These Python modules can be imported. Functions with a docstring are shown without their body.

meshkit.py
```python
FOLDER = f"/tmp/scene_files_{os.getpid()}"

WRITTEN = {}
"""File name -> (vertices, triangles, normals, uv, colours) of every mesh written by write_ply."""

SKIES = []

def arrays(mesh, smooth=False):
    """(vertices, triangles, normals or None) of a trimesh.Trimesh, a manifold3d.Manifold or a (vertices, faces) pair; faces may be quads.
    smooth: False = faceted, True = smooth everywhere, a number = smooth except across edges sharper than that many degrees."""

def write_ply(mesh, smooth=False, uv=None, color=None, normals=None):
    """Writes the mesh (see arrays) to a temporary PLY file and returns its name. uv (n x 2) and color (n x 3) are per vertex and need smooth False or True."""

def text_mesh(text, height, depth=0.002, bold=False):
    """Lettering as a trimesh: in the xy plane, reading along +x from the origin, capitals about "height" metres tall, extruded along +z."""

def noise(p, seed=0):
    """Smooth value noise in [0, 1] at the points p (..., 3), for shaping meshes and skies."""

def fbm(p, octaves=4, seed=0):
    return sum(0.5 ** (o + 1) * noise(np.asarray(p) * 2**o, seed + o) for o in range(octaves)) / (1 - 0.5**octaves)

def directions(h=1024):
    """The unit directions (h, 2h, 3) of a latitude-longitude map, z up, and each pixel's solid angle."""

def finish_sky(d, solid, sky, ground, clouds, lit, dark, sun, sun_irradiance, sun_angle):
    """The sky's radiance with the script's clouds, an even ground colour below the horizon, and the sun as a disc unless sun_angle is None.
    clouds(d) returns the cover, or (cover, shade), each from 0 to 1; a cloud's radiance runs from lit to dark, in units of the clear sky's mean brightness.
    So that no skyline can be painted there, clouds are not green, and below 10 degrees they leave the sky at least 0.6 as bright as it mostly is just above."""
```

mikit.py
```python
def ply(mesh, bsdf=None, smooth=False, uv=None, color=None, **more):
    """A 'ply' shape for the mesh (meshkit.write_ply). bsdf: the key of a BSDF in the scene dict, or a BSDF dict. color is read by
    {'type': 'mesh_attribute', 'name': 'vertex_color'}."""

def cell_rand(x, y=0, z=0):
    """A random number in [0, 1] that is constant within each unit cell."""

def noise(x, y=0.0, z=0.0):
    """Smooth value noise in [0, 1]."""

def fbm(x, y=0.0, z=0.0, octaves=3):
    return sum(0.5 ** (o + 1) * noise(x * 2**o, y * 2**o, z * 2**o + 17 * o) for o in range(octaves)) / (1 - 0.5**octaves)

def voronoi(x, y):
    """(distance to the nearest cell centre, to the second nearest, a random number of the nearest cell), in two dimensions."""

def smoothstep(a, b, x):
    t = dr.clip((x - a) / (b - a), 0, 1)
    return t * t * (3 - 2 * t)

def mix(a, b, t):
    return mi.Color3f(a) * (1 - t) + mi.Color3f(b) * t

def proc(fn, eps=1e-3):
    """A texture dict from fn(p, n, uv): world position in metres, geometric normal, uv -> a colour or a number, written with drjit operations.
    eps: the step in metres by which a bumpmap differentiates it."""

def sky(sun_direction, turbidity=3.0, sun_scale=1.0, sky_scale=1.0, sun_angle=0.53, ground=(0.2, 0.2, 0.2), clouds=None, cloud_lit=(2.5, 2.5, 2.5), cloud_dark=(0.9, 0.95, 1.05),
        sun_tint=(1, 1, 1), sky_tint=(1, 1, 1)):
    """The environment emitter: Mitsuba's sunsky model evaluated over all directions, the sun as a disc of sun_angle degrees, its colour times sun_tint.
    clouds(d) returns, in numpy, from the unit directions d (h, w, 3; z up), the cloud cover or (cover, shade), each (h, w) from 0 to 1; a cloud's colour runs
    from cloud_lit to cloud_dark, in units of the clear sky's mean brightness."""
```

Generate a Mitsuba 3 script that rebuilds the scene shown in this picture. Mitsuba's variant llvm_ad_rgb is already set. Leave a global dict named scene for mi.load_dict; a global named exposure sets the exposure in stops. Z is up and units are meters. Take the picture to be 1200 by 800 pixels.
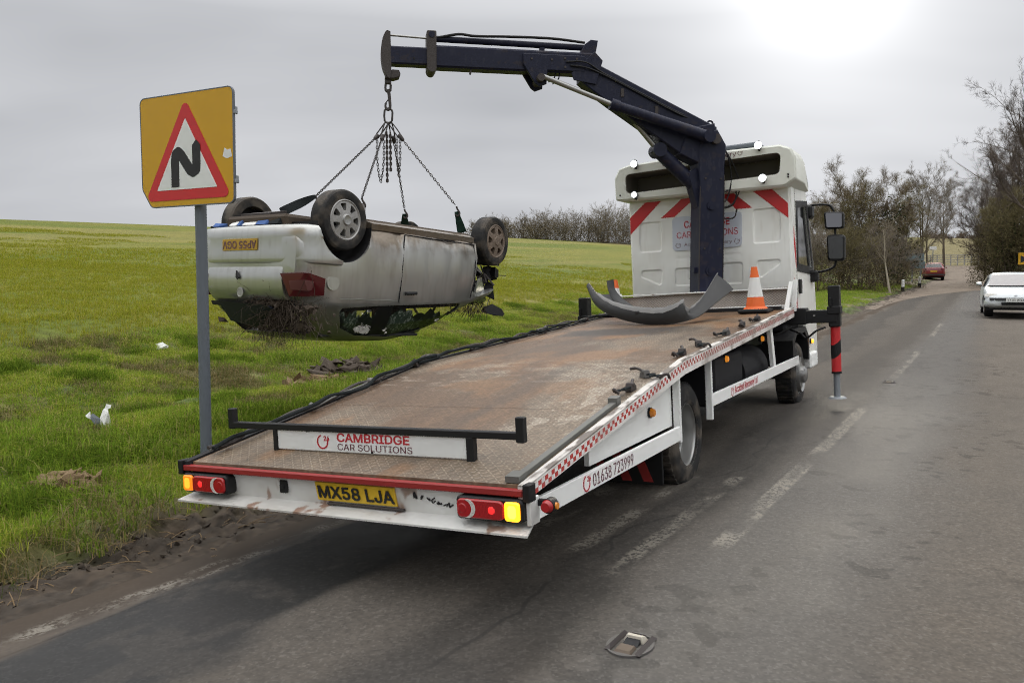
import math, numpy as np, trimesh, mitsuba as mi, mikit, meshkit
import manifold3d as mf
import drjit as dr
from shapely.geometry import Polygon, box as sbox, LineString
from shapely.ops import unary_union
from scipy.interpolate import PchipInterpolator

scene, labels = {}, {}
D = math.pi / 180
# ------------------------------------------------------------------ camera, sky, exposure
CAM_H, PITCH = 1.591, 3.535
ST = mi.ScalarTransform4f
scene['camera'] = {
    'type': 'perspective', 'fov': 2 * math.degrees(math.atan(600 / 972.9)), 'fov_axis': 'x', 'near_clip': 0.05, 'far_clip': 3000.0,
    'to_world': ST().look_at(origin=[0, 0, CAM_H], target=[0, math.cos(PITCH * D), CAM_H - math.sin(PITCH * D)], up=[0, 0, 1])}
exposure = 2.15
SUN = np.array([math.sin(20 * D) * math.cos(29.5 * D), math.cos(20 * D) * math.cos(29.5 * D), math.sin(29.5 * D)])
GLOW = np.array([math.sin(20.5 * D) * math.cos(19.5 * D), math.cos(20.5 * D) * math.cos(19.5 * D), math.sin(19.5 * D)])


def clouds(d):
    c = np.clip(d @ GLOW, -1, 1)
    ang = np.degrees(np.arccos(c))
    glow = np.exp(-(ang / 4.0) ** 2) * 0.62 * (0.6 + 0.8 * meshkit.fbm(d * 9.0, 3, 31)) + np.exp(-(ang / 10.0) ** 2) * 0.30 + np.exp(-(ang / 30.0) ** 2) * 0.12
    q = np.stack([d[..., 0] / (np.abs(d[..., 2]) + 0.22), d[..., 1] / (np.abs(d[..., 2]) + 0.22), d[..., 2] * 2], -1)
    n = meshkit.fbm(q * 1.1, 4, 3) * 0.6 + meshkit.fbm(q * np.array([0.5, 1.6, 1]) * 1.3, 3, 9) * 0.4
    e = np.clip(d[..., 2], 0, 1)
    b = 0.62 + 2.0 * np.clip((e - 0.30) / 0.7, 0, 1) ** 0.8 + (n - 0.5) * 0.62 + (meshkit.fbm(q * np.array([1.2, 4.0, 3.0]) + 4, 4, 17) - 0.5) * 0.16 + glow
    shade = (3.0 - b) / 2.6
    return np.ones(c.shape), np.clip(shade, 0, 1)


scene['sky'] = mikit.sky(SUN.tolist(), turbidity=3, sky_scale=2.6, sun_scale=0.10, sun_angle=16, sun_tint=(0.85, 0.95, 1.1), clouds=clouds, cloud_lit=(3.0, 3.0, 3.0), cloud_dark=(0.38, 0.395, 0.43), ground=(0.12, 0.12, 0.08))

# ------------------------------------------------------------------ names, parts, transforms
ID4 = np.eye(4)
CUR = [ID4]


def uniq(k):
    if k not in scene and k not in labels:
        return k
    i = 1
    while f'{k}_{i:03d}' in scene or f'{k}_{i:03d}' in labels:
        i += 1
    return f'{k}_{i:03d}'


def thing(name, label, cat, group=None):
    k = uniq(name)
    labels[k] = {'label': label, 'category': cat}
    if group:
        labels[k]['group'] = group
    return k


def vf(m):
    if hasattr(m, 'to_mesh'):
        q = m.to_mesh()
        return np.array(q.vert_properties[:, :3], float), np.array(q.tri_verts, int)
    if isinstance(m, trimesh.Trimesh):
        return np.array(m.vertices), np.array(m.faces)
    v, f = np.asarray(m[0], float), np.asarray(m[1], int)
    if f.shape[1] == 4:
        f = np.vstack([f[:, [0, 1, 2]], f[:, [0, 2, 3]]])
    return v, f


def join(*ms):
    V, F, o = [], [], 0
    for m in ms:
        v, f = vf(m)
        V.append(v); F.append(f + o); o += len(v)
    return np.vstack(V), np.vstack(F)


def tf(m, M):
    v, f = vf(m)
    M = np.asarray(M)
    v = v @ M[:3, :3].T + M[:3, 3]
    if np.linalg.det(M[:3, :3]) < 0:
        f = f[:, ::-1]
    return v, f


def put(key, mesh, bsdf, smooth=30, color=None, **more):
    v, f = tf(mesh, CUR[0])
    if color is not None:
        scene[key] = mikit.ply((v, f), bsdf, smooth=smooth, color=color, **more)
    else:
        scene[key] = mikit.ply((v, f), bsdf, smooth=smooth, **more)
    return key


def part(parent, name, mesh, bsdf, smooth=30, label=None, stuff=False, color=None, **more):
    k = uniq(f'{parent}__{name}')
    put(k, mesh, bsdf, smooth, color, **more)
    if label or stuff:
        labels[k] = {}
        if label: labels[k]['label'] = label
        if stuff: labels[k]['kind'] = 'stuff'
    return k


def solo(name, mesh, bsdf, label, cat, group=None, smooth=30, color=None, kind=None):
    k = uniq(name)
    put(k, mesh, bsdf, smooth, color)
    labels[k] = {'label': label, 'category': cat}
    if group: labels[k]['group'] = group
    if kind: labels[k]['kind'] = kind
    return k


def struct(name, mesh, bsdf, label, cat, smooth=True, kind='structure', color=None):
    put(name, mesh, bsdf, smooth, color)
    labels[name] = {'label': label, 'category': cat, 'kind': kind}
    return name


def Rz(a):
    c, s = math.cos(a), math.sin(a); return np.array([[c, -s, 0], [s, c, 0], [0, 0, 1.0]])


def Ry(a):
    c, s = math.cos(a), math.sin(a); return np.array([[c, 0, s], [0, 1, 0], [-s, 0, c]])


def Rx(a):
    c, s = math.cos(a), math.sin(a); return np.array([[1, 0, 0], [0, c, -s], [0, s, c.real]])


def M4(R=np.eye(3), t=(0, 0, 0)):
    M = np.eye(4); M[:3, :3] = R; M[:3, 3] = t; return M


# ------------------------------------------------------------------ mesh helpers
def bx(x0, x1, y0, y1, z0, z1, c=0.004):
    """box with chamfered edges"""
    x0, x1 = sorted((x0, x1)); y0, y1 = sorted((y0, y1)); z0, z1 = sorted((z0, z1))
    c = min(c, 0.3 * min(x1 - x0, y1 - y0, z1 - z0))
    P = []
    for sx, X in ((1, x0), (-1, x1)):
        for sy, Y in ((1, y0), (-1, y1)):
            for sz, Z in ((1, z0), (-1, z1)):
                P += [(X + sx * c, Y + sy * c, Z), (X + sx * c, Y, Z + sz * c), (X, Y + sy * c, Z + sz * c)]
    return vf(mf.Manifold.hull_points(np.array(P)))


def hull(P):
    return vf(mf.Manifold.hull_points(np.asarray(P, float)))


def frame(d):
    d = np.asarray(d, float); d = d / np.linalg.norm(d)
    a = np.array([0, 0, 1.0]) if abs(d[2]) < 0.9 else np.array([1.0, 0, 0])
    u = np.cross(a, d); u /= np.linalg.norm(u)
    return u, np.cross(d, u), d


def cyl(p0, p1, r0, r1=None, n=16, caps=True):
    r1 = r0 if r1 is None else r1
    p0, p1 = np.asarray(p0, float), np.asarray(p1, float)
    u, w, d = frame(p1 - p0)
    a = np.arange(n) * 2 * math.pi / n
    ring = np.cos(a)[:, None] * u + np.sin(a)[:, None] * w
    V = np.vstack([p0 + r0 * ring, p1 + r1 * ring, p0[None], p1[None]])
    i = np.arange(n); j = (i + 1) % n
    F = np.vstack([np.stack([i, j, n + j], 1), np.stack([i, n + j, n + i], 1)])
    if caps:
        F = np.vstack([F, np.stack([np.full(n, 2 * n), j, i], 1), np.stack([np.full(n, 2 * n + 1), n + i, n + j], 1)])
    return V, F


def tube(pts, r, n=8, up=None):
    p = np.asarray(pts, float)
    r = np.broadcast_to(np.asarray(r, float), (len(p),))
    t = np.gradient(p, axis=0); t /= np.linalg.norm(t, axis=1, keepdims=True) + 1e-12
    u = frame(t[0])[0]
    V = []
    a = np.arange(n) * 2 * math.pi / n
    for k in range(len(p)):
        u = u - t[k] * (u @ t[k]); u /= np.linalg.norm(u)
        w = np.cross(t[k], u)
        V.append(p[k] + r[k] * (np.cos(a)[:, None] * u + np.sin(a)[:, None] * w))
    V = np.vstack(V + [p[:1], p[-1:]])
    F = []
    for k in range(len(p) - 1):
        i = np.arange(n) + k * n; j = (np.arange(n) + 1) % n + k * n
        F += [np.stack([i, j, j + n], 1), np.stack([i, j + n, i + n], 1)]
    i = np.arange(n); j = (i + 1) % n; e = (len(p) - 1) * n; c = len(p) * n
    F += [np.stack([np.full(n, c), j, i], 1), np.stack([np.full(n, c + 1), e + i, e + j], 1)]
    return V, np.vstack(F)


def spline(pts, k=6):
    """Catmull-Rom through the points"""
    p = np.asarray(pts, float)
    q = np.vstack([2 * p[0] - p[1], p, 2 * p[-1] - p[-2]])
    out = []
    for i in range(1, len(q) - 2):
        for t in np.arange(k) / k:
            a, b, c, d = q[i - 1], q[i], q[i + 1], q[i + 2]
            out.append(0.5 * (2 * b + (c - a) * t + (2 * a - 5 * b + 4 * c - d) * t * t + (3 * b - a - 3 * c + d) * t ** 3))
    return np.array(out + [p[-1]])


def lathe(prof, n=32, axis='x'):
    """profile (r, h) closed loop or open from axis to axis, turned about the axis"""
    p = np.asarray(prof, float)
    a = np.arange(n) * 2 * math.pi / n
    V = np.stack([np.outer(np.cos(a), p[:, 0]), np.outer(np.sin(a), p[:, 0]), np.tile(p[:, 1], (n, 1))], -1)
    m = len(p)
    i, j = np.meshgrid(np.arange(n), np.arange(m - 1), indexing='ij')
    A = i * m + j; B = ((i + 1) % n) * m + j
    Q = np.stack([A, B, B + 1, A + 1], -1).reshape(-1, 4)
    V = V.reshape(-1, 3)
    F = np.vstack([Q[:, [0, 1, 2]], Q[:, [0, 2, 3]]])
    if axis == 'x':
        V = V[:, [2, 0, 1]]
    elif axis == 'y':
        V = V[:, [1, 2, 0]]
    return V, F


def extr(poly, lo, hi, plane='yz', bev=0.0):
    """polygon (shapely or points) extruded. plane 'yz' -> along x, 'xz' -> along y, 'xy' -> along z; 'sz' handled by caller"""
    P = poly if isinstance(poly, Polygon) else Polygon(poly)
    P = P.buffer(0)
    if bev and hi - lo > 2.5 * bev:
        layers = [(P.buffer(-bev, join_style=2), lo), (P, lo + bev), (P, hi - bev), (P.buffer(-bev, join_style=2), hi)]
        n = len(P.exterior.coords)
        if all(l.geom_type == 'Polygon' and len(l.exterior.coords) == n and not l.interiors for l, _ in layers):
            rings = []
            for l, h in layers:
                c = np.array(l.exterior.coords)[:-1]
                if not l.exterior.is_ccw: c = c[::-1]
                rings.append((c, h))
            base = rings[1][0]
            fixed = []
            for c, h in rings:
                k = np.argmin(np.linalg.norm(c - base[0], axis=1)); c = np.roll(c, -k, axis=0)
                fixed.append(np.column_stack([c, np.full(len(c), h)]))
            V = np.vstack(fixed); m = len(base); F = []
            for r in range(3):
                i = np.arange(m) + r * m; j = (np.arange(m) + 1) % m + r * m
                F += [np.stack([i, j, j + m], 1), np.stack([i, j + m, i + m], 1)]
            _, tri = trimesh.creation.triangulate_polygon(Polygon(fixed[0][:, :2]), engine='earcut')
            vv = np.array(trimesh.creation.triangulate_polygon(Polygon(fixed[0][:, :2]), engine='earcut')[0])
            from scipy.spatial import cKDTree
            mp = cKDTree(fixed[0][:, :2]).query(vv)[1]; tri = mp[tri]
            ar = np.cross(fixed[0][tri[:, 1], :2] - fixed[0][tri[:, 0], :2], fixed[0][tri[:, 2], :2] - fixed[0][tri[:, 0], :2])
            tri = np.where((ar > 0)[:, None], tri, tri[:, ::-1])
            F += [tri[:, ::-1], tri + 3 * m]
            v, f = V, np.vstack(F)
        else:
            m = trimesh.creation.extrude_polygon(P, hi - lo, engine='earcut'); v, f = vf(m); v[:, 2] += lo
    else:
        m = trimesh.creation.extrude_polygon(P, hi - lo, engine='earcut'); v, f = vf(m); v[:, 2] += lo
    if plane == 'yz':
        v = v[:, [2, 0, 1]]
    elif plane == 'xz':
        v = np.stack([v[:, 0], v[:, 2], v[:, 1]], 1); f = f[:, ::-1]
    return v, f


def man(m):
    v, f = vf(m)
    t = trimesh.Trimesh(v, f, process=True)
    return mf.Manifold(mf.Mesh(np.asarray(t.vertices, np.float32), np.asarray(t.faces, np.uint32)))


def rpoly(pts, r, k=4):
    """polygon with rounded corners"""
    P = Polygon(pts)
    return P.buffer(-r, join_style=1).buffer(r, quad_segs=k)


def basis(right, up, o):
    r = np.asarray(right, float); r /= np.linalg.norm(r)
    u = np.asarray(up, float); u -= r * (u @ r); u /= np.linalg.norm(u)
    return M4(np.stack([r, u, np.cross(r, u)], 1), o)


def text(s, h, right, up, o, depth=0.002, bold=False, align='c', sx=1.0):
    m = meshkit.text_mesh(s, h, depth, bold)
    v, f = vf(m)
    w = v[:, 0].max()
    v[:, 0] = (v[:, 0] - {'c': w / 2, 'l': 0, 'r': w}[align]) * sx
    return tf((v, f), basis(right, up, o))


def logo(h, right, up, o, depth=0.002):
    """circular arrow around a small 24"""
    a = np.linspace(0.62 * math.pi, 2.12 * math.pi, 26)
    arc = LineString(np.stack([np.cos(a), np.sin(a)], 1) * h / 2).buffer(h * 0.055)
    m1 = vf(trimesh.creation.extrude_polygon(arc, depth, engine='earcut'))
    t = vf(meshkit.text_mesh('24', h * 0.34, depth, True))
    t[0][:, 0] += h * 0.08; t[0][:, 1] += h * 0.1
    return tf(join(m1, t), basis(right, up, o))


# ------------------------------------------------------------------ materials
def two(b):
    return {'type': 'twosided', 'bsdf': b}


def rgb(c):
    return {'type': 'rgb', 'value': list(map(float, c))}


def mat(key, c, rough=0.5, metal=0.0, spec=0.5, coat=0.0):
    b = {'type': 'principled', 'base_color': c if isinstance(c, dict) else rgb(c), 'roughness': rough if isinstance(rough, dict) else float(rough), 'metallic': float(metal), 'specular': float(spec)}
    if coat:
        b['clearcoat'] = float(coat); b['clearcoat_gloss'] = 0.9
    scene[key] = two(b)


N3 = mikit.noise
FB = mikit.fbm
SM = mikit.smoothstep
MX = mikit.mix
HD = 30.3 * D
UN = (math.cos(HD), -math.sin(HD)); UD = (math.sin(HD), math.cos(HD))
U0 = 3.817


def uv_of(p):
    return p.x * UN[0] + p.y * UN[1] + U0, p.x * UD[0] + p.y * UD[1]


def band(x, a, b, s):
    return SM(a - s, a + s, x) * (1 - SM(b - s, b + s, x))


def asphalt_parts(p):
    u, v = uv_of(p)
    big = FB(u * 1.1, v * 0.35, 1.7, 4)
    mid = FB(u * 4.0, v * 2.2, 5.1, 3)
    w = (big - 0.5) * 1.0 + (mid - 0.5) * 0.35
    near = 1 - SM(6.0, 16.0, v)
    dark1 = band(u + w * 0.9, 0.06, 1.0, 0.13)
    dark2 = band(u + w * 0.7, 1.62, 2.3, 0.16) * 0.72
    gap = band(u + w * 0.8, 0.95, 1.6, 0.2)
    wet = dr.maximum(dark1, dark2)
    blot = SM(0.55, 0.68, FB(u * 5.0, v * 4.0, 9.3, 3)) * 0.6
    wet = dr.clip(wet * (1 - blot * 0.55) + blot * 0.18, 0, 1)
    far = SM(7.0, 20.0, v)
    wet = wet * (1 - 0.45 * far) + far * band(u + w * 0.4, 0.3, 2.3, 0.3) * 0.12
    grey = band(u + w * 0.5, 2.35, 3.45, 0.35)
    return u, v, wet, grey, gap, mid


def asphalt_col(p, n, uv):
    u, v, wet, grey, gap, mid = asphalt_parts(p)
    sp = N3(p.x * 95, p.y * 95, 3.0) * 0.55 + N3(p.x * 42, p.y * 42, 8.0) * 0.45
    sp2 = SM(0.68, 0.86, N3(p.x * 75 + 9, p.y * 75, 1.0))
    c = MX((0.142, 0.125, 0.106), (0.096, 0.094, 0.092), grey * 0.8)
    c = MX(c, (0.098, 0.09, 0.08), gap * 0.5)
    spot = SM(0.70, 0.80, N3(p.x * 11, p.y * 11, 4.0)) * SM(0.45, 0.6, FB(u * 1.5, v * 0.8, 2.0, 2)) * band(u, 2.3, 4.2, 0.3)
    c = c * (1 - 0.35 * spot)
    c = MX(c, (0.021, 0.021, 0.021), wet * 0.96)
    c = c * (0.70 + 0.56 * sp) + mi.Color3f(0.034) * sp2 * (1 - 0.7 * wet)
    sand = band(u + (mid - 0.5) * 0.16, -0.07, 0.11, 0.045) * SM(0.36, 0.6, FB(u * 6, v * 1.6, 3.3, 3)) * (1 - SM(6.5, 9.0, v))
    c = MX(c, mi.Color3f(0.185, 0.15, 0.112) * (0.7 + 0.6 * sp), sand * 0.75)
    dirt = SM(0.16, -0.1, u + (mid - 0.5) * 0.5)
    c = MX(c, (0.070, 0.052, 0.037), dirt * 0.9)
    crk = (1 - SM(0.006, 0.018, dr.abs(u - 1.98 - (FB(v * 1.3, 2.0, 1.0, 4) - 0.5) * 0.5))) * SM(0.35, 0.5, FB(v * 2, 7.0, 1.0, 2)) * (1 - SM(8.0, 11.0, v))
    c = MX(c, (0.018, 0.018, 0.018), crk * 0.45)
    return c * (0.86 + 0.28 * mid) * mi.Color3f(0.60, 0.585, 0.57)


def asphalt_rough(p, n, uv):
    u, v, wet, grey, gap, mid = asphalt_parts(p)
    return dr.clip(0.84 - 0.30 * wet - 0.26 * grey + (mid - 0.5) * 0.16 + 0.2 * SM(9.0, 16.0, v), 0.46, 0.95)


def asphalt_bump(p, n, uv):
    return N3(p.x * 85, p.y * 85, 3.0) * 0.6 + N3(p.x * 38, p.y * 38, 8.0) * 0.4


def marking_col(p, n, uv):
    u, v = uv_of(p)
    base = asphalt_col(p, n, uv)
    f = FB(u * 9, v * 3.2, 2.2, 4); g = N3(p.x * 90, p.y * 90, 6.0) * 0.6 + N3(p.x * 40, p.y * 40, 2.0) * 0.4
    w = (FB(v * 1.4, 3.0, 1.0, 3) - 0.5)
    seg = dr.maximum(dr.maximum(band(v, 4.6, 10.4, 0.12), band(v, 13.6, 18.0, 0.2)), band(v, 21.6, 26.0, 0.3))
    centre = band(u + w * 0.02, 2.44, 2.56, 0.014) * seg * SM(0.30, 0.62, f) * 0.68
    old = dr.maximum(band(u, 1.72, 1.84, 0.02) * band(v, 4.15, 6.3, 0.06), band(u, 2.07, 2.18, 0.02) * band(v, 3.9, 6.4, 0.06) * 0.8)
    old = dr.maximum(old, band(u, 1.24, 1.42, 0.03) * band(v, 4.2, 6.2, 0.06))
    old = dr.maximum(old, band(u - 0.1 * (v - 4.4), 0.58, 0.86, 0.04) * band(v, 4.3, 5.0, 0.06))
    old = old * SM(0.38, 0.66, f) * 0.55
    edge = band(u + w * 0.16, -0.06, 0.09, 0.03) * SM(0.34, 0.58, f) * 0.6 * (1 - SM(6.5, 8.0, v))
    m = dr.maximum(dr.maximum(centre, old), edge) * SM(0.30, 0.62, g)
    return MX(base, MX((0.19, 0.172, 0.14), (0.25, 0.23, 0.195), g), m)


scene['asphalt'] = two({'type': 'bumpmap', 'arbitrary': mikit.proc(asphalt_bump, eps=0.003), 'scale': 0.0022,
                        'bsdf': {'type': 'principled', 'base_color': mikit.proc(asphalt_col), 'roughness': mikit.proc(asphalt_rough), 'specular': 0.30}})


scene['marking_mat'] = two({'type': 'bumpmap', 'arbitrary': mikit.proc(asphalt_bump, eps=0.003), 'scale': 0.002,
                            'bsdf': {'type': 'principled', 'base_color': mikit.proc(marking_col), 'roughness': mikit.proc(asphalt_rough), 'specular': 0.30}})


def verge_col(p, n, uv):
    u, v = uv_of(p)
    a = FB(p.x * 1.3, p.y * 1.3, 2.0, 4); b = N3(p.x * 26, p.y * 26, 1.0); e = N3(p.x * 9, p.y * 9, 3.0)
    mud = SM(-1.15, -0.7, u + (a - 0.5) * 0.7)
    soil = MX((0.034, 0.025, 0.017), (0.066, 0.049, 0.034), a)
    soil = soil * (0.6 + 0.8 * b)
    gr = MX((0.06, 0.085, 0.014), (0.12, 0.11, 0.035), SM(0.35, 0.7, a)) * (0.55 + 0.9 * e)
    wet = SM(0.5, 0.62, FB(u * 5, v * 0.9, 7.0, 3)) * mud
    return MX(MX(gr, soil, mud), (0.03, 0.024, 0.018), wet * 0.6)


def verge_bump(p, n, uv):
    return FB(p.x * 16, p.y * 16, p.z * 16, 4)


scene['verge_mat'] = two({'type': 'bumpmap', 'arbitrary': mikit.proc(verge_bump, eps=0.006), 'scale': 0.035,
                          'bsdf': {'type': 'principled', 'base_color': mikit.proc(verge_col), 'roughness': 0.75, 'specular': 0.3}})


def field_col(p, n, uv):
    u, v = uv_of(p)
    a = FB(u * 0.10, v * 0.05, 2.0, 4); b = FB(u * 0.9, v * 0.35, 4.0, 3); c = N3(p.x * 7, p.y * 7, 1.0)
    col = MX((0.084, 0.108, 0.013), (0.142, 0.138, 0.024), SM(0.3, 0.7, a * 0.6 + b * 0.4))
    st = SM(0.60, 0.72, FB(u * 0.11, v * 0.018, 8.0, 2))
    col = MX(col, (0.20, 0.165, 0.055), st * 0.45)
    far = SM(60.0, 130.0, -u)
    col = MX(col, (0.094, 0.096, 0.018), far * 0.7)
    bare = SM(150.0, 175.0, v) * SM(-82.0, -60.0, u)
    col = MX(col, (0.13, 0.11, 0.055), bare)
    right = SM(-12.0, -6.0, u) * SM(80.0, 95.0, v)
    col = MX(col, (0.15, 0.128, 0.06), right)
    return col * (0.66 + 0.45 * c)


mat('field_mat', mikit.proc(field_col), 0.85, spec=0.2)
scene['blade'] = {'type': 'principledthin', 'base_color': {'type': 'mesh_attribute', 'name': 'vertex_color'}, 'roughness': 0.6, 'diff_trans': 1.2, 'eta': 1.3}
scene['wood_tint'] = two({'type': 'diffuse', 'reflectance': {'type': 'mesh_attribute', 'name': 'vertex_color'}})
scene['tint'] = two({'type': 'principled', 'base_color': {'type': 'mesh_attribute', 'name': 'vertex_color'}, 'roughness': 0.7, 'specular': 0.3})

# truck pose (needed by its materials)
TY, TR, TP = 28.775 * D, 2.844 * D, 0.588 * D
TROT = Rz(-TY) @ Ry(-TR) @ Rx(TP)
TPOS = np.array([-0.904, 4.269, 0.0])
TM = M4(TROT, TPOS)


def tloc(p):
    x, y, z = p.x - TPOS[0], p.y - TPOS[1], p.z - TPOS[2]
    R = TROT.T
    return [float(R[i, 0]) * x + float(R[i, 1]) * y + float(R[i, 2]) * z for i in range(3)]


def dirty_white(p, n, uv):
    a = FB(p.x * 3, p.y * 3, p.z * 3, 4); b = FB(p.x * 14, p.y * 14, p.z * 5, 3)
    c = MX((0.74, 0.75, 0.73), (0.47, 0.455, 0.42), SM(0.40, 0.72, a) * 0.75)
    rust = SM(0.62, 0.72, b) * SM(0.42, 0.62, a)
    low = 1 - SM(0.35, 0.75, p.z)
    c = MX(c, (0.36, 0.34, 0.31), low * (0.25 + 0.5 * b))
    return MX(c, (0.20, 0.09, 0.045), rust * 0.8)


mat('white_dirty', mikit.proc(dirty_white), 0.38)


def deck_col(p, n, uv):
    x, y, z = tloc(p)
    a = FB(x * 1.6, y * 0.8, 3.0, 4); b = FB(x * 7, y * 4.0, 5.0, 3); g = N3(x * 60, y * 60, 2.0)
    # chequer plate: short bars in two directions
    s = 0.034
    i = dr.floor(x / s) + dr.floor(y / s)
    par = i - 2 * dr.floor(i / 2)
    fx = x / s - dr.floor(x / s) - 0.5; fy = y / s - dr.floor(y / s) - 0.5
    q = dr.select(par > 0.5, fx + fy, fx - fy); r = dr.select(par > 0.5, fx - fy, fx + fy)
    bar = (1 - SM(0.12, 0.22, dr.abs(q))) * (1 - SM(0.55, 0.75, dr.abs(r)))
    rust = MX((0.165, 0.100, 0.055), (0.105, 0.075, 0.054), a)
    rust = MX(rust, (0.24, 0.14, 0.072), SM(0.55, 0.72, FB(x * 2.4 + 5, y * 1.2, 1.0, 3)) * 0.7)
    bare = SM(0.50, 0.70, FB(x * 1.9, y * 1.1, 8.0, 4) + 0.44 * SM(0.25, 0.8, x) * band(y, 0.7, 2.3, 0.35) + 0.34 * (1 - SM(0.25, 0.95, y)) + 0.12 * band(y, 1.9, 2.4, 0.25))
    grey = MX((0.165, 0.145, 0.115), (0.30, 0.275, 0.235), bar * (0.25 + 0.75 * b))
    c = MX(rust * (0.9 + 0.2 * bar), grey, bare * (0.55 + 0.3 * bar))
    scr = SM(0.47, 0.60, FB(x * 14 + y * 5, y * 9 - x * 4, 2.0, 4)) * band(y + (b - 0.5) * 0.5, 0.75, 2.2, 0.25) * SM(0.30, 0.62, x + (a - 0.5) * 0.5)
    scr = dr.maximum(scr, 0.6 * SM(0.56, 0.66, FB(x * 7, y * 16, 6.0, 4)) * band(y + (b - 0.5) * 0.6, 1.7, 2.6, 0.25))
    c = MX(c, (0.42, 0.40, 0.36), scr * (0.35 + 0.5 * bar))
    stain = band(y + (a - 0.5) * 0.5, 4.35, 4.95, 0.14) * band(x + (b - 0.5) * 0.3, -0.75, 0.5, 0.2)
    c = MX(c, (0.030, 0.026, 0.022), stain * 0.85)
    track = band(x - (y - 1.2) * 0.05 + (b - 0.5) * 0.06, 0.18, 0.3, 0.04) * band(y, 0.8, 2.4, 0.3)
    c = MX(c, (0.075, 0.06, 0.05), track * 0.5)
    c = MX(c, (0.06, 0.044, 0.034), SM(0.48, 0.72, FB(x * 3 + 3, y * 0.5, 4.4, 4)) * 0.6)
    c = MX(c, (0.21, 0.115, 0.05), SM(0.60, 0.78, FB(x * 3.1, y * 1.7, 12.0, 4)) * 0.5)
    return c * (0.75 + 0.5 * g) * mi.Color3f(0.88, 0.81, 0.73)


def deck_bump(p, n, uv):
    x, y, z = tloc(p)
    s = 0.034
    i = dr.floor(x / s) + dr.floor(y / s)
    par = i - 2 * dr.floor(i / 2)
    fx = x / s - dr.floor(x / s) - 0.5; fy = y / s - dr.floor(y / s) - 0.5
    q = dr.select(par > 0.5, fx + fy, fx - fy); r = dr.select(par > 0.5, fx - fy, fx + fy)
    return (1 - SM(0.10, 0.24, dr.abs(q))) * (1 - SM(0.5, 0.78, dr.abs(r)))


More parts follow.
